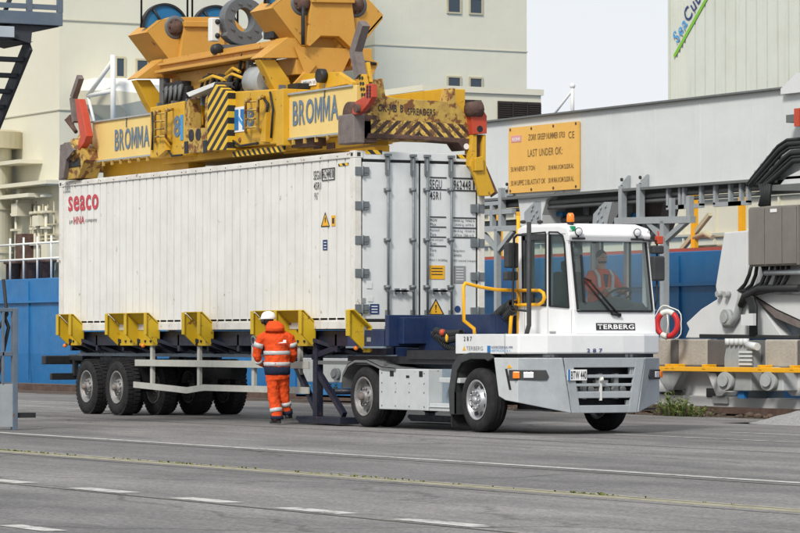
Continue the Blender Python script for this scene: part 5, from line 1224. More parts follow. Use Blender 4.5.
b = MB(); b.tube([at('y', y_, 431, 332), at('y', y_, 436, 336), at('y', y_, 443, 346), at('y', y_, 455, 353)], .018, 6); b.build('air_hose', 'black', tr)
b = MB(); p = at('y', .3, 442.5, 332.5); b.ball(p, .055, n=10, m=6); b.build('hose_coupling', 'flip_red', tr)
b = MB(); p = at('y', .3, 447, 338); b.ball(p, .03, .03, .07, 8, 6); b.build('hose_coupling', 'warn', tr)
b = MB(); p = at('y', .3, 446.5, 355.5); b.box(p.x - .1, p.x + .1, .28, .32, p.z - .03, p.z + .03); b.build('marker_lamp', 'orange_lens', tr)
# interior
YSW = at('x', 4.1, 597, 285).y + .02
b = MB(); b.prism([(4.80, 1.5), (5.02, 1.5), (5.02, 1.86), (4.86, 1.98), (4.78, 1.92)], 'y', yn + .06, yf_ - .06); b.ball((4.84, 1.9, 1.93), .16, .35, .13); b.build('dashboard', 'dash', tr, .02)
b = MB(); c = Vector((4.68, YSW, 2.08)); ax = Vector((-.55, 0, .83)).normalized(); u = ax.orthogonal().normalized(); w = ax.cross(u)
ring = [c + (u * math.cos(k * PI / 14) + w * math.sin(k * PI / 14)) * .2 for k in range(29)]; b.tube(ring, .016, 8, cap=False); b.tube([ring[0], c, ring[14]], .012, 6); b.tube([c, c - ax * .35], .03, 8); b.build('steering_wheel', 'rubber_dark', tr)
b = MB(); b.box(3.85, 4.35, 1.43, 1.93, 1.66, 1.84); b.box(3.80, 3.93, 1.43, 1.93, 1.75, 2.45); b.box(3.82, 3.91, 1.55, 1.80, 2.45, 2.62); b.box(3.95, 4.25, 1.55, 1.82, 1.49, 1.62); b.build('driver_seat', 'seat', tr, .04)
b = MB(); b.tube([(3.6, 1.2, 1.95), (3.6, 1.2, 2.95)], .03, 8); b.box(3.53, 3.60, 1.98, 2.1, 1.5, 3.0); b.build('interior_pillar', 'machine_grey', tr)
b = MB(); p = at('x', 4.85, 576, 251); b.lathe([(.08, 0), (.09, .02), (.0, .03)], p, (1, 0, 0), 20); b.lathe([(.11, -.01), (.12, .0), (.11, .01)], p, (1, 0, 0), 20); b.build('cab_fan', 'galv', tr)

# ================================================================== PEOPLE
tex = bpy.data.textures.new('cloth_folds', 'CLOUDS'); tex.noise_scale = .085
def cloth(o, voxel=.014, disp=.034):
    m = o.modifiers.new('remesh', 'REMESH'); m.mode = 'VOXEL'; m.voxel_size = voxel; m.use_smooth_shade = True
    m = o.modifiers.new('smooth', 'SMOOTH'); m.factor = .6; m.iterations = 4
    m = o.modifiers.new('folds', 'DISPLACE'); m.texture = tex; m.strength = disp; m.mid_level = .5; m.texture_coords = 'LOCAL'
    return o
def limb(b, pts, rs, n=14, mi=0, flat=1.0):
    pts = [Vector(p) for p in pts]; rings = []
    for i, p in enumerate(pts):
        d = (pts[min(i + 1, len(pts) - 1)] - pts[max(i - 1, 0)]).normalized(); u = d.cross(Vector((0, 1, .01))); u = u.normalized() if u.length > .1 else d.orthogonal().normalized(); w = d.cross(u)
        rings.append((p, u * rs[i], w * rs[i] * flat, mi))
    b.loft(rings, n); b.ball(pts[0], rs[0] * .95, n=12, m=8); b.ball(pts[-1], rs[-1] * .95, n=12, m=8)
def hand(b, wrist, d, side, curl, s=1.0):
    """palm and five bent fingers; d = pointing direction, side = towards the thumb, curl = palm normal (bending side)"""
    d = d.normalized(); side = (side - d * side.dot(d)).normalized(); cu = (curl - d * curl.dot(d)).normalized()
    b.loft([(wrist, side * .026 * s, cu * .018 * s, 0), (wrist + d * .04 * s, side * .040 * s, cu * .016 * s, 0), (wrist + d * .085 * s, side * .042 * s, cu * .013 * s, 0), (wrist + d * .095 * s, side * .036 * s, cu * .010 * s, 0)], 12)
    for k, L in enumerate((.062, .072, .068, .054)):
        r0_ = wrist + d * .082 * s + side * (.031 - k * .0205) * s; a = .5 + .08 * k
        p1 = r0_ + (d * math.cos(a) + cu * math.sin(a)) * L * .45 * s; p2 = p1 + (d * math.cos(a * 2.2) + cu * math.sin(a * 2.2)) * L * .32 * s; p3 = p2 + (d * math.cos(a * 3.2) + cu * math.sin(a * 3.2)) * L * .27 * s
        b.tube([r0_, p1, p2, p3], [.0095 * s, .009 * s, .008 * s, .0065 * s], 8)
    t0 = wrist + d * .03 * s + side * .030 * s; t1 = t0 + (d * .7 + side * .7) * .035 * s; t2 = t1 + (d * .85 + side * .25 + cu * .4) * .034 * s
    b.tube([t0, t1, t2], [.012 * s, .0105 * s, .008 * s], 8)

# ---- worker walking beside the trailer, seen from behind
random.seed(5)
fp_ = at('z', 0, 276.5, 424.6); KD = (fp_ - CAM).dot(FW); FH = Vector((FW.x, FW.y, 0)).normalized(); SC = FPX / KD
def wp(u, v, d=0): return fp_ + RT * ((u - 276.5) / SC) + Vector((0, 0, (424.3 - v) / SC)) + FH * d
wk = thing('person', 'worker walking away in orange reflective jacket, orange trousers and white hard hat', 'person', (fp_.x, fp_.y, 0))
b = MB()     # body core: one continuous surface (head, neck, trunk, arms, legs)
limb(b, [wp(278, 372), wp(277, 352), wp(276, 340), wp(274, 333), wp(270, 326), wp(268.5, 320, .0)], [.13, .13, .15, .10, .055, .06])
hc = wp(268, 320.5, .01); b.ball(hc, .078, .092, .115)
limb(b, [wp(275, 333), wp(262, 336), wp(257.5, 352, .05), wp(260, 363, .14)], [.06, .06, .042, .032]); limb(b, [wp(277, 333), wp(288, 336), wp(292.5, 350, .05), wp(289, 360, .22)], [.06, .06, .042, .032])
limb(b, [wp(273, 372), wp(273, 395), wp(276, 418)], [.09, .06, .045]); limb(b, [wp(282, 372), wp(284, 393, .12), wp(286.8, 410, .20)], [.09, .055, .04])
lf_ = -RT
b.ball(hc + lf_ * .06 + FH * .055 + Vector((0, 0, -.02)), .02, .02, .025, 8, 6)                                     # nose
b.ball(hc + lf_ * .02 - FH * .07 + Vector((0, 0, -.02)), .018, .012, .032, 8, 6); b.ball(hc - lf_ * .075 + Vector((0, 0, -.02)), .018, .012, .032, 8, 6)
body = b.build('body', 'skin', wk); md = body.modifiers.new('r', 'REMESH'); md.mode = 'VOXEL'; md.voxel_size = .012; md.use_smooth_shade = True; md = body.modifiers.new('s', 'SMOOTH'); md.iterations = 3
b = MB(); b.ball(hc + Vector((0, 0, .01)) - FH * .02 , .083, .095, .10); b.build('hair', 'hair', wk)
# jacket
b = MB(); w = RT; f = FH
def tr_(u0, u1, v, dep, d=0): c = wp((u0 + u1) / 2, v, d); return (c, w * ((u1 - u0) / 2 / SC), f * dep, 0)
b.loft([tr_(264.5, 290, 369, .165), tr_(264.5, 290, 362, .17), tr_(264.5, 290, 350, .165), tr_(263, 290.5, 341, .16), tr_(262.5, 289.5, 336, .145), tr_(265, 287, 332.5, .115), tr_(268, 283, 330, .08)], 22)
limb(b, [wp(266, 335), wp(261, 338), wp(257.8, 346, .02), wp(256.5, 355, .04), wp(258.5, 361, .12), wp(261, 364, .17)], [.078, .078, .075, .072, .060, .050])
limb(b, [wp(286, 335), wp(290, 338), wp(292.5, 346, .02), wp(293.5, 353, .05), wp(292, 359, .16), wp(288, 361, .24)], [.078, .078, .072, .066, .056, .048])
jk = cloth(b.build('jacket', 'cloth_orange', wk))
b = MB(); b.loft([(wp(268.5, 331, -.03), w * .12, f * .09, 0), (wp(275, 331.5, -.07), w * .16, f * .10, 0), (wp(275, 328, -.07), w * .165, f * .12, 0), (wp(274.5, 324, -.05), w * .14, f * .11, 0), (wp(273, 320.5, -.03), w * .09, f * .08, 0)], 18); cloth(b.build('hood', 'cloth_orange', wk), .012, .02)
def band(name, rings, m='reflective', par=wk):
    b = MB(); b.loft(rings, 24); return b.build(name, m, par)
for v0, v1 in ((350.8, 354.3), (362, 365.4)):
    band('reflective_band', [(wp(277, v1 + .3), w * .215, f * .165, 0), (wp(277, v1), w * .224, f * .178, 0), (wp(277, v0), w * .226, f * .180, 0), (wp(277, v0 - .3), w * .215, f * .165, 0)])
def aband(a, c, r, m='reflective'):
    a, c = Vector(a), Vector(c); d = (c - a).normalized(); u = d.orthogonal().normalized(); k = d.cross(u); return band('reflective_band', [(a, u * r * .93, k * r * .93, 0), (a, u * r, k * r, 0), (c, u * r, k * r, 0), (c, u * r * .93, k * r * .93, 0)], m)
aband(wp(259.2, 342.5, .01), wp(257.8, 347, .02), .083); aband(wp(258, 359.6, .09), wp(258.9, 361.6, .13), .066); aband(wp(292, 342.5, .01), wp(292.9, 346.5, .02), .079)
band('jacket_hem', [(wp(277.5, 374.5), w * .205, f * .15, 0), (wp(277.3, 372), w * .214, f * .17, 0), (wp(277, 366.5), w * .220, f * .178, 0), (wp(277, 366), w * .2, f * .15, 0)], 'cloth_navy')
b = MB(); text('HNA LOGISTIC', (wp(275.5, 345.2, -.186), wp(287, 345.2, -.186), wp(275.5, 343.6, -.186)), 'cloth_navy', wk, name='jacket_print', nrm=-FH, off=.004)
b = MB(); b.add([wp(283.5, 342.6, -.19), wp(286.5, 342.6, -.19), wp(286.5, 339.6, -.19), wp(283.5, 339.6, -.19)], [(0, 1, 2, 3)]); b.add([wp(278, 342.8, -.19), wp(283.5, 342.8, -.19), wp(283.5, 341.4, -.19)], [(0, 1, 2)]); b.build('jacket_print', ['white_ink'], wk)
# trousers
b = MB()
b.loft([(wp(277.5, 369), w * .20, f * .14, 0), (wp(277.5, 376), w * .205, f * .14, 0), (wp(277, 380), w * .17, f * .12, 0)], 18)
limb(b, [wp(272.8, 376), wp(273, 388, .02), wp(274, 400, .03), wp(276, 410), wp(277, 416)], [.118, .104, .096, .094, .094])
limb(b, [wp(282.6, 376, .02), wp(283.5, 388, .10), wp(284, 398, .12), wp(285.8, 406, .17), wp(286.8, 410.5, .20)], [.112, .096, .086, .080, .078])
cloth(b.build('trousers', 'cloth_orange', wk), .013, .03)
aband(wp(275.9, 408, .01), wp(276.4, 411.8), .105); aband(wp(285.2, 401.5, .15), wp(285.8, 405.5, .17), .092)
def boot(name, c, toe):
    b = MB(); up = Vector((0, 0, 1)); sd_ = toe.cross(up).normalized()
    b.loft([(c + up * .14, sd_ * .075, toe * .08, 0), (c + up * .09, sd_ * .062, toe * .085, 0), (c + up * .06 + toe * .03, sd_ * .058, toe * .12, 0), (c + up * .02 + toe * .05, sd_ * .055, toe * .15, 0), (c + up * .0 + toe * .05, sd_ * .054, toe * .15, 0)], 16)
    return b.build(name, 'boot', wk)
boot('boot', wp(277, 423, 0), (FH * .8 - RT * .6).normalized()); boot('boot', wp(287.5, 418.2, .22), (FH * .95 + RT * .2).normalized())
aband(wp(277, 415.5), wp(277, 419), .108, 'cloth_navy'); aband(wp(286.8, 410, .20), wp(287.2, 414, .22), .088, 'cloth_navy')
# helmet
b = MB(); hh = wp(268.3, 318.8, .0); ax = Vector((0, 0, 1)); fl = (FH * .55 - RT * .83).normalized(); sl = fl.cross(ax)
b.loft([(hh + fl * .01, fl * .135, sl * .118, 0), (hh + ax * .008, fl * .132, sl * .117, 0), (hh + ax * .05, fl * .125, sl * .112, 0), (hh + ax * .09, fl * .108, sl * .098, 0), (hh + ax * .12, fl * .075, sl * .068, 0), (hh + ax * .133, fl * .03, sl * .028, 0)], 24)
b.loft([(hh + fl * .13, fl * .05, sl * .075, 0), (hh + fl * .13 + ax * .008, fl * .05, sl * .073, 0)], 16)
b.build('hard_hat', 'helmet', wk)
b = MB(); b.ball(hh + fl * .03 - sl * .118 - ax * .04, .035, .03, .045, 10, 6); b.ball(hh + fl * .03 + sl * .118 - ax * .04, .03, .03, .045, 10, 6); b.build('ear_defender', 'black', wk)
b = MB(); hand(b, wp(261, 364, .17), (RT * .5 + FH * .8 - Vector((0, 0, .25))), Vector((0, 0, 1)), RT); b.build('glove', 'glove', wk)
b = MB(); hand(b, wp(288, 361, .24), (-RT * .6 + FH * .7), Vector((0, 0, 1)), -RT); b.build('glove', 'glove', wk)

# ---- driver in the cab
random.seed(6)
X0 = 4.08; dc = at('x', X0, 597, 285); YD = dc.y; SD = FPX / (dc - CAM).dot(FW)
dv = thing('person', 'driver in orange reflective vest sitting behind the windscreen of the tractor cab', 'person', (X0, YD, 1.78))
DZ = .12; V3 = Vector
b = MB(); zs = 2.34
limb(b, [(X0 - .02, YD, 1.80), (X0, YD, 2.05), (X0, YD, 2.27), (X0 + .01, YD, 2.36), (X0 + .03, YD, 2.44)], [.14, .15, .15, .07, .06])
b.ball((X0 + .04, YD, 2.545), .092, .076, .118)
for s_ in (-1, 1):
    limb(b, [(X0, YD + s_ * .15, 2.29), (X0 + .12, YD + s_ * .24, 2.05), (X0 + .42, YD + s_ * .16, 2.04)], [.055, .045, .032])
    limb(b, [(X0, YD + s_ * .1, 1.80), (X0 + .42, YD + s_ * .13, 1.80), (X0 + .5, YD + s_ * .13, 1.52)], [.085, .07, .05])
    b.ball((X0 + .03, YD + s_ * .078, 2.54), .012, .01, .03, 8, 6)
b.ball((X0 + .135, YD, 2.53), .018, .014, .022, 8, 6)
bd = b.build('body', 'skin', dv); md = bd.modifiers.new('r', 'REMESH'); md.mode = 'VOXEL'; md.voxel_size = .011; md.use_smooth_shade = True; md = bd.modifiers.new('s', 'SMOOTH'); md.iterations = 2
b = MB()
for s_ in (-1, 1): b.ball((X0 + .118, YD + s_ * .03, 2.555), .012, .014, .009, 8, 6)
b.ball((X0 + .122, YD, 2.485), .010, .026, .006, 8, 6); b.build('face_detail', 'hair', dv)
b = MB(); b.ball((X0 + .022, YD, 2.59), .092, .083, .088); b.build('hair', 'hair', dv)
b = MB(); b.loft([((X0 + .06, YD, 2.47), V3((.07, 0, 0)), V3((0, .062, 0)), 0), ((X0 + .06, YD, 2.50), V3((.075, 0, 0)), V3((0, .07, 0)), 0)], 16); b.build('beard', 'hair', dv)
b = MB()
b.loft([(V3((X0, YD, 1.8)), V3((.17, 0, 0)), V3((0, .20, 0)), 0), (V3((X0, YD, 2.05)), V3((.17, 0, 0)), V3((0, .22, 0)), 0), (V3((X0, YD, 2.25)), V3((.15, 0, 0)), V3((0, .23, 0)), 0), (V3((X0, YD, 2.34)), V3((.11, 0, 0)), V3((0, .17, 0)), 0), (V3((X0 + .01, YD, 2.39)), V3((.075, 0, 0)), V3((0, .08, 0)), 0)], 20)
for s_ in (-1, 1): limb(b, [(X0, YD + s_ * .17, 2.28), (X0 + .05, YD + s_ * .24, 2.18), (X0 + .14, YD + s_ * .27, 2.06), (X0 + .3, YD + s_ * .22, 2.04), (X0 + .38, YD + s_ * .18, 2.06)], [.085, .08, .07, .06, .05])
cloth(b.build('jacket', 'cloth_orange', dv), .013, .02)
b = MB()
for s_ in (-1, 1):
    b.bar((X0 + .165, YD + s_ * .10, 1.9), (X0 + .155, YD + s_ * .13, 2.27), .05, .02, up=(1, 0, 0)); b.bar((X0 + .155, YD + s_ * .13, 2.27), (X0 + .05, YD + s_ * .13, 2.37), .05, .02, up=(1, 0, 0))
b.bar((X0 + .18, YD - .2, 2.06), (X0 + .18, YD + .2, 2.06), .02, .055); b.build('reflective_band', 'reflective', dv)
b = MB(); b.add([(X0 + .16, YD - .05, 2.3), (X0 + .16, YD + .05, 2.3), (X0 + .19, YD, 2.02)], [(0, 1, 2)]); b.build('shirt', 'cloth_navy', dv)
b = MB()
for s_ in (-1, 1): limb(b, [(X0, YD + s_ * .1, 1.80), (X0 + .42, YD + s_ * .13, 1.82), (X0 + .5, YD + s_ * .13, 1.54)], [.11, .09, .07])
b.build('trousers', 'cloth_navy', dv)
for s_ in (-1, 1):
    b = MB(); hand(b, V3((X0 + .40, YD + s_ * .18, 2.06)), V3((.9, 0, .25)), V3((0, -s_, .3)), V3((0, -s_ * .5, -.8)), .95); b.build('hand', 'skin', dv)
dv.location.z += .11; dv.location.x += .1

# ================================================================== SPREADER
random.seed(9)
sp_ = thing('container_spreader', 'yellow telescopic spreader with striped end beam resting above the white container', 'spreader', (-6.1, 1.22, 4.6))
YS_ = .15
def sx(u, v=120, y=YS_): return xz(u, v, y)[0]
def spl(pts, y0, y1, m, name, par=sp_, bev=.006):
    q = MB(); q.prism([xz(u, v, y0) for u, v in pts], 'y', y0, y1); return q.build(name, m, par, bev)
# centre frame, four side sections
xa, xb, xc, xd, xe, xf2 = sx(150), sx(185), sx(207), sx(228), sx(275), sx(283.5)
q = MB(); q.box(xa, xf2 - .02, .6, 2.28, 4.78, 5.62); cf_ = q.build('centre_frame', 'spr_yellow', sp_, .02)
spl([(150, 107.5), (183.5, 101), (185, 155), (150, 158.5)], YS_, .62, 'spr_yellow', 'side_section', bev=.02)
spl([(228, 92), (276, 89), (276, 144), (228, 147)], YS_, .62, 'spr_yellow', 'side_section', bev=.02)
spl([(276, 90), (283, 88.5), (283, 145), (276, 146)], YS_ - .05, .64, 'spr_yellow', 'frame_collar', bev=.01)
q = MB(); q.box(xc, xd, YS_ + .05, 2.3, 4.74, 5.6); q.build('cross_beam', 'spr_yellow', sp_, .01)
q = MB(); p0 = xz(207, 151, YS_ - .15); p1 = xz(228, 83, YS_ - .15)
q.prism([xz(207.5, 95, YS_ - .15), xz(215, 84, YS_ - .15), xz(228, 92, YS_ - .15), xz(227, 150, YS_ - .15), xz(207, 150.5, YS_ - .15)], 'y', YS_ - .15, YS_ + .03); q.build('hazard_panel', 'hazard', sp_, .01)
# twistlock housing between sections
spl([(185, 104), (189, 99), (190, 128), (205, 128), (205, 99), (207.5, 95), (207.5, 152), (185, 153)], YS_ - .08, .3, 'spr_rusty', 'lock_housing')
spl([(186, 93), (215, 82), (213, 87), (189, 97)], YS_ - .12, .5, 'ship_white', 'top_guard')
q = MB()
for u, v in ((191.5, 135.5), (198.5, 134.5)): c = at('y', YS_ - .08, u, v); q.cyl(c + Vector((0, -.01, 0)), c, .11, 16)
c = at('y', YS_ - .08, 186.5, 147); q.box(c.x - .08, c.x + .08, c.y - .01, c.y, c.z - .12, c.z + .1); c = at('y', YS_ - .08, 205.5, 146); q.box(c.x - .08, c.x + .08, c.y - .01, c.y, c.z - .12, c.z + .1); q.build('lock_opening', 'black', sp_)
spl([(190.5, 98), (195, 96), (194, 124), (190, 128)], YS_ + .1, .3, 'brown', 'lock_lever'); spl([(197, 104), (204, 90), (203.5, 125), (197, 128)], YS_ + .2, .3, 'spr_yellow', 'lock_rib')
# telescopic arms
def arm(u0, u1, y0, y1, x_in, x_out, m, vt0, vb0, name='telescopic_arm'):
    q = MB(); q.box(min(x_in, x_out), max(x_in, x_out), y0, y1, 4.80, 5.56); return q.build(name, m, sp_, .012)
al = arm(0, 0, .22, .64, sx(89), xa, 'spr_pale', 0, 0); ar = arm(0, 0, .22, .64, xf2, -.35, 'spr_pale', 0, 0)
arm(0, 0, 1.82, 2.24, -11.1, xa, 'spr_yellow', 0, 0); arm(0, 0, 1.82, 2.24, xf2, -.3, 'spr_yellow', 0, 0)
def trim(x0, x1, par):
    q = MB(); q.box(x0, x1, .185, .21, 5.545, 5.575); q.box(x0, x1, .185, .21, 4.785, 4.815); q.build('panel_edge', 'machine_grey', par)
trim(sx(89), xa, al); trim(xf2 + .03, -.45, ar)
def stext(s, u0, v0, u1, v1, slope, m, par, y=.214, **k):
    return text(s, (at('y', y, u0, v1), at('y', y, u1, v1 - (u1 - u0) * slope), at('y', y, u0, v0)), m, par, **k)
stext('BROMMA', 293, 101.5, 338.5, 126, .150, 'faded_blue', ar, bold=.02)
stext('BROMMA', 115, 130, 149.5, 151, .135, 'faded_blue', al, bold=.02)
q = MB(); c = at('y', .21, 324.6, 90); q.box(c.x - .01, c.x + .01, .20, .215, c.z - .12, c.z + .1); c = at('y', .21, 126.5, 121); q.box(c.x - .01, c.x + .01, .20, .215, c.z - .12, c.z + .1); q.build('weld_mark', 'cast_grey', ar)
# lower flanges
q = MB(); q.box(sx(84), xa + .8, .55, .9, 4.52, 4.79); q.box(xf2 - .8, -.5, .55, .9, 4.60, 4.79); q.box(xa, xf2, .4, 2.2, 4.63, 4.76); q.build('slide_beam', 'spr_yellow', sp_, .01)
q = MB()
for u in (300, 318, 331): c = at('y', .545, u, 146); q.box(c.x - .14, c.x + .14, .53, .55, c.z - .05, c.z + .05)
q.box(xf2, xf2 + .8, .3, .6, 4.66, 4.79); q.build('slide_pad', 'brown', sp_)
q = MB(); q.box(sx(230), sx(281), .2, .24, 4.60, 4.70); q.build('hazard_strip', 'hazard_sx', sp_)
# writing and signs on the side
q = MB(); a, c = xz(231.5, 107, YS_), xz(246, 133, YS_); q.box(a[0], c[0], YS_ - .012, YS_ - .001, c[1] + .03, a[1] - .02); lg = q.build('logo_panel', 'white_ink', sp_)
def lg_poly(pts, m): q = MB(); q.prism([xz(u, v, YS_ - .013) for u, v in pts], 'y', YS_ - .018, YS_ - .013); return q.build('logo_mark', m, lg)
lg_poly([(234.5, 110), (238.5, 109.6), (238.5, 130), (234.5, 130.4)], 'blue_ink'); lg_poly([(240.5, 109.4), (245, 109), (245, 129.3), (242.5, 129.6), (242.5, 120), (240.5, 117)], 'blue_ink'); lg_poly([(238.5, 116), (242.5, 122), (242.5, 126), (238.5, 120)], 'logo_lblue')
stext('8', 247, 108.5, 254, 127.5, .12, 'faded_blue', sp_, YS_ - .004, bold=.03)
stext('8', 174, 116, 180.5, 137.5, .12, 'faded_blue', sp_, YS_ - .004, bold=.03)
q = MB(); a, c = xz(180.8, 115, YS_), xz(183.4, 140, YS_); q.box(a[0], c[0], YS_ - .012, YS_ - .001, c[1], a[1]); q.build('logo_panel', 'logo_lblue', sp_)
# service ladders
def ladder(u0, u1, v0, v1):
    q = MB(); y = YS_ - .18; r = .022; g_ = lambda u, v, yy=y: at('y', yy, u, v)
    q.tube([g_(u0, v1 + 3, YS_), g_(u0, v1), g_(u0, v0), g_(u0 + 1, v0 - 1), g_(u0 + 5, v0 - 2, YS_)], r, 6); q.tube([g_(u1 + 5, v1 + 6, YS_), g_(u1, v1 - 1), g_(u1, v0 - 2), g_(u1 + 2, v0 - 3), g_(u1 + 7, v0 - 4, YS_)], r, 6)
    for k in range(4): v = v0 + 1 + (v1 - v0 - 2) * k / 3; q.tube([g_(u0, v), g_(u1, v - 1)], r * .8, 6)
    return q.build('ladder', 'spr_rusty', sp_)
ladder(155, 166, 113, 138); ladder(245.5, 258, 101, 129)
spl([(261, 125), (266, 112), (265, 142), (260, 142)], YS_ - .1, YS_, 'spr_yellow', 'side_rib'); spl([(158, 145), (163, 133), (166, 150), (158, 157)], YS_ - .1, YS_, 'spr_yellow', 'side_rib')
q = MB()
for u, v in ((158, 153), (166, 153), (183, 146), (240, 140)): c = at('y', YS_, u, v); q.ball(c, .05, .03, .05, 8, 6)
q.build('bolt_head', 'spr_rusty', sp_)
# machinery on top
q = MB()
for k in range(4):
    yy = .30 + k * .09; z = 5.70 + .03 * (k % 2); q.tube([(xa + .3, yy, z), (xb, yy, z + .02), (xd + .2, yy, z + .01 * k), (xe - .2, yy + .05, z - .02)], .022, 6)
q.build('hydraulic_line', 'cable', sp_)
q = MB()
for k in range(9):
    x = xa + .25 + k * .62; q.box(x, x + .06, YS_ + .02, YS_ + .14, 5.58, 5.74)
q.build('pipe_clamp', 'cast_grey', sp_)
for k in range(6):
    q = MB(); x = xf2 + .25 + k * .42; q.box(x, x + .05, .18, .22, 4.70, 4.79); q.build('edge_bracket', 'spr_rusty', sp_)
for k in range(7):
    q = MB(); x = sx(89) + .15 + k * .40; q.box(x, x + .05, .18, .22, 4.70, 4.79); q.build('edge_bracket', 'spr_rusty', sp_)
for (u0, v0), (u1, v1), (u2, v2) in (((168, 150), (172, 156), (182, 155)), ((232, 140), (240, 146), (258, 143)), ((262, 96), (268, 104), (266, 118)), ((152, 112), (153, 130), (152, 150)), ((270, 92), (273, 110), (271, 138))):
    q = MB(); q.tube([at('y', YS_ - .03, u0, v0), at('y', YS_ - .06, u1, v1), at('y', YS_ - .03, u2, v2)], .02, 6); q.build('hydraulic_hose', 'cable', sp_)
q = MB(); a, c = xz(162.5, 84, .4), xz(186, 105, .4); q.box(a[0], c[0], .4, 1.2, c[1], a[1] - .1); q.box(a[0] + .15, c[0] - .1, .35, 1.1, a[1] - .12, a[1]); mt = q.build('hydraulic_unit', 'black', sp_, .02)
q = MB(); 
for k in range(4): q.tube([(a[0] + .2 + k * .2, .36, c[1] + .05), (a[0] + .3 + k * .2, .36, c[1] + .35), (a[0] + .15 + k * .2, .36, a[1] - .15)], .03, 6)
q.box(a[0] - .05, a[0] + .12, .36, .5, c[1], c[1] + .55); q.build('hydraulic_fitting', 'cast_grey', mt)
q = MB(); c = at('y', .5, 256, 82); q.cyl(c, c + Vector((.6, 0, -.03)), .28, 18); q.build('pump_housing', 'machine_grey', sp_)
q = MB(); a = at('y', .5, 243, 92)
for u, h in ((247, .9), (250, .7), (263, 1.0), (267, 1.1), (270, 1.0)): c = at('y', .5, u, 93); q.box(c.x - .05, c.x + .05, .5, .6, c.z - .1, c.z + h * .7)
q.build('valve_stack', 'machine_grey', sp_)
q = MB()
for k in range(9):
    u = 200 + k * 5; q.tube([at('y', .45, u, 92 + random.uniform(-2, 2)), at('y', .4, u + 4, 80 + random.uniform(-5, 3)), at('y', .45, u + 12, 78 + random.uniform(-4, 4)), at('y', .45, u + 18, 90)], .028, 6)
q.tube([at('y', .4, 237, 90), at('y', .4, 239, 74), at('y', .4, 241, 60), at('y', .4, 243, 54)], .03, 6); q.build('hydraulic_hose', 'cable', sp_)
q = MB()
for u0, u1, v in ((200, 226, 80), (222, 243, 78), (226, 240, 72)): q.tube([at('y', .35, u0, v + 2), at('y', .35, (u0 + u1) / 2, v - 4), at('y', .35, u1, v)], .03, 6)
q.build('guard_pipe', 'spr_yellow', sp_)
q = MB(); c = at('y', .4, 236, 85); q.lathe([(.2, -.05), (.26, 0), (.2, .05), (.14, 0), (.2, -.05)], c, (.3, -1, 0), 20); q.build('hose_reel', 'black', sp_)
# bumper block plate row above front arm: headblock seat
spl([(286, 96), (293, 92), (293, 87), (301, 74), (337, 72), (352, 82), (352, 86), (347, 84)], .7, .8, 'spr_yellow', 'seat_plate')
q = MB(); c = at('y', .69, 324.5, 76); q.cyl(c + Vector((0, -.12, 0)), c, .12, 18); q.build('seat_pin', 'black', sp_)
q = MB(); a, c = xz(302, 80.5, .69), xz(316.5, 85, .69); q.box(a[0], c[0], .675, .69, c[1], a[1]); lb_ = q.build('label', 'white_ink', sp_); stext('MBAM 35', 303.5, 81.8, 315.5, 84.6, .1, 'tlabel', lb_, .67)
q = MB(); a, c = xz(290, 84.5, .5), xz(300, 89, .5); q.box(a[0], c[0], .45, .7, c[1], a[1]); q.build('sensor_box', 'black', sp_, .01)
# end beams
def endbeam(x0, x1, near):
    X = x1 if near else x0
    q = MB(); q.box(x0, x1, .15, 2.28, 4.66, 4.96); e = q.build('end_beam', 'spr_rusty', sp_, .01)
    if near:
        m = x1 + .012
        q = MB(); q.prism([yz(371, 119.5, m), yz(420, 121.5, m), yz(420, 138, m), yz(385, 137, m), yz(371, 135, m)], 'x', x1, m); q.build('hazard_face', 'hazard_y', e)
        q = MB(); q.prism([yz(420.1, 121.5, m), yz(470, 125, m), yz(472, 139, m), yz(420.1, 138, m)], 'x', x1, m); q.build('hazard_face', 'hazard_y2', e)
        q = MB(); q.prism([yz(*p, x1) for p in ((366, 118.5), (374, 96), (376, 80), (383, 78), (386, 96), (398, 98.5), (449, 101.5), (452, 88), (455.5, 88), (456, 103), (473, 122), (473, 125), (366, 120))], 'x', x0 + .1, x1 - .01); up_ = q.build('end_plate', 'spr_rusty', sp_, .01)
        q = MB(); q.prism([yz(*p, x1) for p in ((366, 138.5), (410, 139.5), (458, 143), (463, 150.5), (472, 150), (474, 139), (420, 136), (368, 133))], 'x', x0 + .05, x1 + .03); q.build('lower_lip', 'brown', sp_, .01)
        q = MB(); c = at('x', x1 + .035, 466.5, 146.5); q.cyl(c - Vector((.01, 0, 0)), c, .05, 14); q.build('lug_hole', 'white_ink', sp_)
        end_text('OK-MB  B', 378, 104, 403, 111.5, x1 - .008, 'tlabel', up_, bold=.015); end_text('SPREADERS', 407.5, 108, 435, 115, x1 - .008, 'tlabel', up_, bold=.01)
    else:
        q = MB(); q.prism([(.15, 4.96), (2.28, 4.96), (2.0, 5.4), (.4, 5.4)], 'x', x0 + .05, x1 - .05); q.build('end_plate', 'spr_rusty', sp_, .01)
endbeam(-.42, .02, True); endbeam(-12.2, -11.75, False)
q = MB(); q.box(-.45, .10, -.07, .14, 4.58, 5.06); cgd = q.build('corner_guard', 'grey_brown', sp_, .02); q = MB(); q.lathe([(0, 0), (.21, 0), (.21, .25), (0, .25)], (-.18, -.02, 5.06), (0, 1, 0), 20); q.box(-.3, .02, .16, .4, 4.60, 5.05); q.build('flipper_motor', 'brown', sp_, .01)
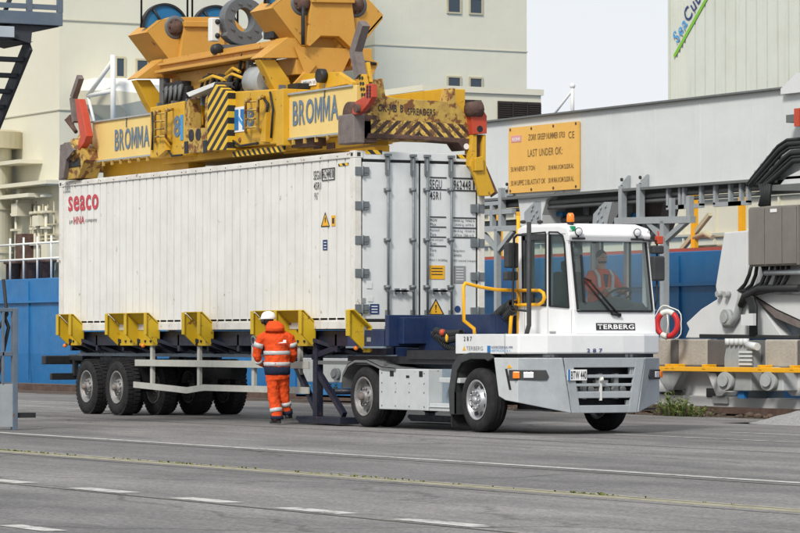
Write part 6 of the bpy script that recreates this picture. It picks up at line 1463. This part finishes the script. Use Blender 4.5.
# corner flippers
YF = -.08
def fpl(pts, y0, y1, m, name, par): q = MB(); q.prism([xz(u, v, y0) for u, v in pts], 'y', y0, y1); return q.build(name, m, par, .008)
def apts(*p): return list(p)
f1 = fpl([(352, 110), (356, 101), (365, 96), (366, 84), (371.5, 84), (372, 97), (368, 104), (362, 111), (356, 115), (352, 114)], YF, YF + .1, 'flip_red', 'flipper_arm', sp_)
fpl([(357, 76), (362, 74), (366, 98), (361, 101)], YF + .02, YF + .12, 'spr_yellow', 'flipper_plate', f1); fpl([(362, 64), (367, 62), (370, 82), (364, 84)], YF + .14, YF + .2, 'spr_yellow', 'flipper_plate', f1)
q = MB(); 
for k in range(4):
    for j in range(2): c = at('y', YF + .01, 359.5 + j * 2.4 + k * .8, 78 + k * 5.6); q.cyl(c, c + Vector((0, .01, 0)), .03, 8); c = at('y', YF - .01, 367 + j * 2.6, 87 + k * 3.2); q.cyl(c, c + Vector((0, .01, 0)), .025, 8)
q.build('bolt_hole', 'black', f1)
q = MB(); P3 = lambda u, v: at('y', YF + .06, u, v); q.bar(P3(361, 77), P3(355.5, 50), .17, .15, up=(0, 1, 0)); q.bar(P3(355.3, 53), P3(364.3, 23.5), .17, .14, up=(0, 1, 0)); q.build('flipper_guide', 'grey_brown', f1)
q = MB(); c = at('y', YF - .02, 358, 108.5); q.cyl(c + Vector((0, -.05, 0)), c + Vector((0, .2, 0)), .07, 14); q.build('pivot_pin', 'brown', f1)
# right flipper hanging down over the doors
XF = .12
def xpl(pts, x0, x1, m, name, par): q = MB(); q.prism([yz(u, v, x1) for u, v in pts], 'x', x0, x1); return q.build(name, m, par, .01)
f2 = xpl([(470.5, 115), (474, 107.5), (482, 107.5), (487, 116), (487, 133.5), (473, 134.5), (472, 122)], XF - .25, XF + .05, 'flip_red', 'flipper_arm', sp_)
q = MB(); c = at('x', XF + .055, 480, 129); q.cyl(c - Vector((.01, 0, 0)), c, .055, 14); q.build('lug_hole', 'black', f2)
q = MB(); c = at('x', XF + .02, 478, 109); q.lathe([(0, -.2), (.12, -.2), (.14, .04), (0, .04)], c, (0, 1, .1), 14); q.build('flipper_motor', 'brown', f2)
xpl([(472.5, 134.6), (477, 134.6), (477, 166), (471, 166), (470.5, 158)], XF - .2, XF + .02, 'spr_yellow', 'flipper_strut', f2); xpl([(483, 134.6), (486, 134.6), (486, 166), (482, 166)], XF - .2, XF + .02, 'spr_yellow', 'flipper_strut', f2)
xpl([(477, 134.6), (483, 134.6), (483, 160), (477, 160)], XF - .15, XF - .05, 'brown', 'flipper_rod', f2)
xpl([(471, 160), (486, 160), (487, 170), (495, 192), (490, 196), (480, 196), (476, 180), (470, 166)], XF - .02, XF + .06, 'spr_yellow', 'flipper_guide', f2)
xpl([(475, 158), (483.5, 156), (484, 170.5), (475.5, 171)], XF + .065, XF + .11, 'spr_yellow', 'flipper_boss', f2)
q = MB(); p = [at('x', XF + .03, 486.5, 166), at('x', XF + .03, 498, 193), at('x', XF + .03, 492, 197), at('x', XF + .03, 487, 178)]; q.add(p + [v + Vector((-.25, .12, 0)) for v in p], [(0, 1, 2, 3), (4, 5, 6, 7), (0, 1, 5, 4), (1, 2, 6, 5), (2, 3, 7, 6), (3, 0, 4, 7)]); q.build('flipper_wing', 'brown', f2)
# left end flipper
f3 = fpl([(75, 99), (78.5, 99), (82, 112), (86.5, 136), (84, 143), (79, 150), (76, 148), (80, 137), (77, 118)], YF - .02, YF + .12, 'flip_red', 'flipper_arm', sp_)
q = MB(); q.bar(P3(73.5, 98), P3(80.5, 77), .12, .11, up=(0, 1, 0)); q.bar(P3(76, 122), P3(73.5, 97.5), .12, .12, up=(0, 1, 0)); q.build('flipper_guide', 'grey_brown', f3)
fpl([(60, 145), (68, 142), (74, 150), (66, 160), (63, 178), (58.5, 180)], YF - .1, YF + .2, 'grey_brown', 'corner_guard', sp_)
fpl([(68, 142), (82, 148), (84, 160), (78, 178), (64, 180), (66, 160)], YF, YF + .4, 'spr_rusty', 'flipper_housing', sp_)
fpl([(68, 160), (79, 158), (80, 166), (67, 168)], YF - .02, YF, 'black', 'housing_opening', sp_)
q = MB(); c = at('y', YF - .05, 73, 150); q.lathe([(.0, 0), (.22, 0), (.22, .15), (0, .15)], c, (0, 1, 0), 18); q.lathe([(0, -.03), (.1, -.03), (.1, .0), (0, 0)], c, (0, 1, 0), 14); q.build('flipper_motor', 'spr_rusty', sp_)
q = MB(); q.tube([P3(71, 116), P3(69, 120), P3(72, 126), P3(76, 132)], [.04, .06, .05, .04], 8); q.tube([P3(62, 150), P3(66, 145), P3(70, 147)], .05, 8); q.build('flipper_hose', 'brown', sp_)

# ================================================================== HEADBLOCK
hb = thing('crane_headblock', 'big orange headblock with blue rope sheaves hanging above the yellow spreader', 'headblock', (-5.8, 1.22, 5.7))
def housing(X, du, dv, sc, full):
    """transverse sheave housing; reference outline in the photo's pixels of the right housing, mapped to plane x=X"""
    Xr = -3.27
    def F_(u, v, o=0): y, z = yz(u, v, Xr); return (y, z)
    off = X - Xr
    def pp(pts, x0, x1, m, name, par=hb, bev=.012):
        q = MB(); q.prism([F_(u, v) for u, v in pts], 'x', X + x0, X + x1); return q.build(name, m, par, bev)
    up = pp([(273, 8), (290, -6), (296, -8), (362, -8), (383, 14.5), (383, 19), (366, 40), (355, 49), (347, 48.5), (336, 37.5), (319, 37), (308, 47), (302, 46)], -.12, 0, 'tan_orange', 'housing_plate')
    pp([(309, -3), (349, -2), (355, 48.5), (348, 48), (336.5, 37), (318.5, 36.5), (307.5, 47), (303.5, 45)], .0, .10, 'tan_orange', 'front_panel')
    pp([(308, -3), (350.5, -2), (351, 4), (308, 3.2)], .10, .16, 'tan_orange', 'panel_ledge')
    # tapering outer skirt on the near side
    q = MB(); a = [F_(273, 8), F_(302, 46)]; 
    q.add([(X, *a[0]), (X, *a[1]), (X - .9, a[1][0], a[1][1] - .02), (X - .9, *a[0])], [(0, 1, 2, 3)]); q.add([(X - .9, *F_(p[0], p[1])) for p in ((273, 8), (290, -6), (362, -8), (383, 17), (355, 49), (302, 46))], [(0, 1, 2, 3, 4, 5)])
    q.add([(X, *F_(290, -6)), (X, *a[0]), (X - .9, *a[0]), (X - .9, *F_(290, -6))], [(0, 1, 2, 3)]); q.add([(X, *F_(383, 17)), (X, *F_(355, 49)), (X - .9, *F_(355, 49)), (X - .9, *F_(383, 17))], [(0, 1, 2, 3)])
    sk = q.build('housing_skirt', 'tan_orange', hb); sk.modifiers.new('s', 'SOLIDIFY').thickness = .03
    pp([(262, 57), (288, 37), (302, 46.5), (356, 49), (379, 63), (369, 84), (357, 84), (357, 62), (350, 58), (343, 73), (343, 84), (300, 84), (303, 72), (303, 58), (262, 58)], -.10, -.01, 'tan_orange', 'lower_plate') if full else \
    pp([(262, 57), (288, 37), (302, 46.5), (356, 49), (379, 63), (360, 70), (340, 84), (310, 84), (303, 72), (300, 58), (262, 58)], -.10, -.01, 'tan_orange', 'lower_plate')
    pp([(293, 46), (316, 65), (300, 84), (292, 84), (303, 72)], .0, .05, 'tan_orange', 'stiffener') if full else None
    a0, a1 = F_(262, 57), F_(288, 37); q = MB(); q.add([(X - .1, *a0), (X - .1, *a1), (X - .45, *a1), (X - .45, *a0)], [(0, 1, 2, 3)])
    sk = q.build('lower_skirt', 'tan_orange', hb); sk.modifiers.new('s', 'SOLIDIFY').thickness = .02
    pp([(263, 59), (278.5, 59), (293, 80), (296, 92), (281, 94), (275, 84)], -.34, -.12, 'spr_yellow', 'slanted_leg')
    q = MB(); b0, b1 = F_(305, 84), F_(372, 84); q.box(X - .8, X - .15, F_(310, 84)[0], F_(338, 84)[0], b0[1] - .1, b0[1] + .9); q.build('inner_frame', 'tan_orange', hb)
    for u, v in ((302, 3), (355.5, 5)):
        y, z = F_(u, v); q = MB(); q.lathe([(0, .10), (.11, .10), (.12, .02), (.16, .02), (.16, 0), (0, 0)], (X, y, z), (1, 0, 0), 24)
        for k in range(8): a = k * PI / 4; q.cyl((X + .02, y + .135 * math.cos(a), z + .135 * math.sin(a)), (X + .05, y + .135 * math.cos(a), z + .135 * math.sin(a)), .018, 6)
        q.build('sheave_hub', 'brown', hb); q = MB(); q.lathe([(.16, .005), (.22, .005), (.22, -.01), (.16, -.01)], (X, y, z), (1, 0, 0), 24); q.build('hub_ring', 'cast_grey', hb)
        yc, zc, R_ = y - .06, z + .0, .47
        def half(q, r0, r1, x0, x1, n=30):
            vs = [(x, yc + r * math.cos(PI * k / n), zc + r * math.sin(PI * k / n)) for k in range(n + 1) for x, r in ((x0, r0), (x0, r1), (x1, r1), (x1, r0))]
            q.add(vs, [(i * 4 + j, i * 4 + (j + 1) % 4, i * 4 + 4 + (j + 1) % 4, i * 4 + 4 + j) for i in range(n) for j in range(4)] + [(0, 1, 2, 3), (4 * n, 4 * n + 1, 4 * n + 2, 4 * n + 3)])
        q = MB(); half(q, .0, R_ - .04, X - .38, X - .32); sh = q.build('sheave', 'sheave_blue', hb)
        q = MB(); half(q, R_ - .04, R_, X - .42, X - .28); q.tube([(X - .30, yc + .42 * math.cos(2.2), zc + .42 * math.sin(2.2)), (X - .30, yc, zc)], .025, 6); q.build('sheave_rim', 'black', sh)
        q = MB()
        for s_ in (-1, 1): q.tube([(X - .35, yc + s_ * R_, zc), (X - .35, yc + s_ * R_, 16)], .02, 6)
        q.build('hoist_rope', 'cable', hb)
housing(-3.27, 0, 0, 1, True); housing(-8.41, 0, 0, 1, False)
# chain by the right hub
q = MB(); p = [at('x', -3.15, 303, v) for v in (6, 20, 30, 45)]; q.tube(p, .035, 6); q.build('chain', 'black', hb)
# longitudinal beams
q = MB(); YB = .32
a0, a1 = xz(175.5, 57, YB), xz(290, 37, YB); zt0 = (a0[1] + a1[1]) / 2
q.box(-8.35, -3.3, YB, YB + .5, zt0 - .11, zt0 - .07); q.box(-8.35, -3.3, YB + .06, YB + .4, zt0 - .2, zt0 - .1); q.box(-8.35, -3.3, YB - .06, YB + .5, zt0 - .25, zt0 - .2); q.box(-8.35, -3.3, YB + .12, YB + .4, zt0 - .07, zt0 + .02); q.build('longitudinal_beam', 'tan_orange', hb, .006)
q = MB(); q.box(-8.3, -3.3, 1.7, 2.1, zt0 - .42, zt0 - .1); q.box(-8.3, -3.3, .62, .8, zt0 - .6, zt0 - .3); q.build('longitudinal_beam', 'tan_orange', hb, .01)
q = MB(); q.box(-7.9, -6.2, .6, 1.9, 5.66, 5.98); q.prism([(-7.6, 5.95), (-6.3, 5.95), (-5.2, 6.2), (-5.2, 6.3), (-8.0, 6.3)], 'y', .55, .62); q.build('lower_saddle', 'tan_orange', hb, .02)
q = MB(); a = at('y', .6, 240, 70); 
for u in (243, 262): c = at('y', .6, u, 66); q.bar(c + Vector((0, 0, .15)), c + Vector((-.15, 0, -.7)), .07)
q.build('hanger_rod', 'brown', hb)
# grey ring casting on the beam
X = -6.0; c0 = at('x', X, 241.5, 20.5); q = MB(); Ro, Ri = .40, .185
ang = [k * PI / 18 for k in range(36)]
out = []
for t in ang:
    yy, zz = math.cos(t), math.sin(t); k = 1.0
    if zz < -.55: k = 1.22
    if zz > .3 and yy > .2: k = 1.12
    out.append((c0.y + yy * Ro * k, c0.z + zz * Ro * (1.15 if zz < 0 else 1)))
inn = [(c0.y + math.cos(t) * Ri, c0.z + math.sin(t) * Ri * 1.15) for t in ang]
vs = [(X + .12, *p) for p in out] + [(X + .12, *p) for p in inn] + [(X - .12, *p) for p in out] + [(X - .12, *p) for p in inn]; n = 36
q.add(vs, [(i, (i + 1) % n, n + (i + 1) % n, n + i) for i in range(n)] + [(2 * n + i, 2 * n + (i + 1) % n, 3 * n + (i + 1) % n, 3 * n + i) for i in range(n)] + [(i, (i + 1) % n, 2 * n + (i + 1) % n, 2 * n + i) for i in range(n)] + [(n + i, n + (i + 1) % n, 3 * n + (i + 1) % n, 3 * n + i) for i in range(n)])
rg = q.build('ring_casting', 'cast_grey', hb, .015)
q = MB(); q.box(X - .25, X + .2, c0.y - .42, c0.y + .42, c0.z - .62, c0.z - .46)
for k in range(10): t = k * PI / 5; q.cyl((X + .12, c0.y + .29 * math.cos(t), c0.z + .30 * math.sin(t)), (X + .15, c0.y + .29 * math.cos(t), c0.z + .30 * math.sin(t)), .025, 6)
q.build('ring_foot', 'cast_grey', rg)
q = MB(); q.box(X - .1, X + .05, c0.y - .62, c0.y - .45, c0.z - .4, c0.z + .02); q.build('connector_box', 'ship_white', rg, .02); q = MB(); q.lathe([(0, 0), (.1, 0), (.1, .14), (0, .14)], (X + .06, c0.y - .55, c0.z - .55), (1, 0, 0), 14); q.ball((X + .05, c0.y - .5, c0.z - .3), .05); q.ball((X + .05, c0.y - .5, c0.z - .05), .05); q.build('connector', 'black', rg)
q = MB(); c = at('y', .5, 271, 33); q.box(c.x - .2, c.x + .2, .45, .75, c.z - .1, c.z + .1); q.build('sensor_box', 'black', hb, .01)
q = MB(); X3 = -3.24; q.tube([at('x', X3, 364, 62), at('x', X3, 376, 64)], .03, 6); q.build('hook_bar', 'black', hb)

# ================================================================== STAIR TOWER ON THE LEFT
stt = thing('stair_tower', 'blue-grey steel stair with high platform and guard rails in front of the ship', 'stairs', (-.8, -6.5, 0))
XT = -.75
def sb(u0, v0, u1, v1, m, name, x=XT, dx=.08, par=stt):
    (y0, z1), (y1, z0) = yz(u0, v0, x), yz(u1, v1, x); q = MB(); q.box(x - dx, x, y0, y1, z0, z1); return q.build(name, m, par, .006)
# platform, rails
(yr_, zr) = yz(63, 25, XT); (yl_, zl) = yz(0, 20, XT)
zp0 = yz(63, 26, XT)[1]; zp1 = yz(63, 13, XT)[1]
q = MB(); q.box(XT - .06, XT, yr_ - 3.2, yr_, zp0, zp1); q.box(XT - 1.8, XT - .06, yr_ - .06, yr_, zp0, zp1); pf = q.build('platform', 'stair', stt, .01)
q = MB(); q.box(XT - 1.8, XT - .06, yr_ - 3.2, yr_ - .06, zp0 + .02, zp0 + .06); q.build('grating', 'stair_dark', pf)
q = MB()
for u in (30, 60.5): y = yz(u, 10, XT)[0]; q.box(XT - .06, XT, y - .045, y + .045, zp1, zp1 + 1.1)
for u in (-6, -44): y = yz(u, 10, XT)[0]; q.box(XT - .06, XT, y - .04, y + .04, zp1, zp1 + 1.1)
q.box(XT - .05, XT - .01, yr_ - 3.2, yr_, zp1 + .04, zp1 + .12); q.box(XT - .05, XT - .01, yr_ - 3.2, yr_, zp1 + .5, zp1 + .56); q.box(XT - .05, XT - .01, yr_ - 3.2, yr_, zp1 + 1.05, zp1 + 1.1); q.build('guard_rail', 'stair', stt)
q = MB(); q.bar(at('x', XT - .1, 4, 14), at('x', XT - .1, 12, -6), .06); q.build('diagonal_brace', 'stair_dark', stt)
q = MB(); q.prism([yz(14, 24, XT), yz(62, 26.5, XT), yz(34, 32, XT), yz(33, 43, XT), yz(16, 38, XT)], 'x', XT - 1.2, XT - .08); q.build('bracket', 'stair_dark', stt)
sb(-60, 23, 14.5, 37.5, 'stair_light', 'name_panel', x=XT + .02, dx=.02)
sb(-60, 37.6, 33, 41.5, 'stair_dark', 'landing_beam', x=XT - .1, dx=.2)
# stairs descending away from the camera
a_, c_ = at('y', yz(34, 43, XT)[0], 34, 43), None
yst = a_.y; top = Vector((XT - .2, yst, a_.z)); q0_ = at('y', yst, -2, 120); d = (q0_ - top); bot = top + d * (top.z / -d.z)
q = MB(); q.bar(top, bot, .28, .05, up=(0, 1, 0)); q.bar(top + Vector((0, -1.05, 0)), bot + Vector((0, -1.05, 0)), .28, .05, up=(0, 1, 0)); q.build('stringer', 'stair_dark', stt)
n = 26
for k in range(1, n):
    p = top.lerp(bot, k / n); q = MB(); q.box(p.x - .14, p.x + .14, yst - 1.02, yst - .03, p.z - .03, p.z + .03); q.build('step', 'stair_dark', stt)
q = MB(); q.tube([top + Vector((0, -1.05, 1.0)), bot + Vector((0, -1.05, 1.0))], .025, 6)
for k in range(0, 6): p = top.lerp(bot, k / 6); q.tube([p + Vector((0, -1.05, 0)), p + Vector((0, -1.05, 1))], .02, 6)
q.build('handrail', 'stair', stt)
q = MB(); q.box(XT - 1.7, XT - 1.4, yl_ - 2.6, yl_ - 2.3, 0, zp0); q.build('support_column', 'stair', stt)
# lower guard frame standing on the ground
yg = yz(18, 400, XT)[0]
gf = MB(); zg = yz(18, 308, XT)[1]
gf.box(XT - .10, XT, yg - .085, yg, .0, zg); gf.box(XT - .06, XT - .01, yg - 1.4, yg - .085, zg - .06, zg); gf.box(XT - .06, XT - .01, yg - 1.4, yg - .085, zg - .75, zg - .68); gf.box(XT - .06, XT - .01, yg - .26, yg - .22, .7, zg - .06)
gf.build('lower_guard', 'stair', stt, .008)
gf = MB(); gf.box(XT - .04, XT - .01, yg - 1.4, yg - .085, .05, .72); gf.build('kick_panel', 'pipe_grey', stt)
gf = MB(); gf.tube([(XT - .1, yg - .25, zg + .0), (XT - .1, yg - .12, zg - .3), (XT - .1, yg - .3, zg - 1.1), (XT - .1, yg - .2, .5)], .03, 6); gf.tube([(XT - .12, yg - .2, zg + .45), (XT - .1, yg - .15, zg - .1), (XT - .1, yg - .4, zg - .5)], .03, 6); gf.build('hanging_cable', 'cable', stt)
gf = MB(); a = at('x', XT, 19, 416); gf.box(XT - .3, XT - .05, yg, yg + .32, a.z - .03, a.z + .05); gf.build('floor_bracket', 'black', stt)

# ------------------------------------------------------------------ finish
for o in bpy.data.objects:
    if o.type == 'MESH' and o.parent is None and 'kind' not in o and 'label' not in o: print('UNLABELLED', o.name)
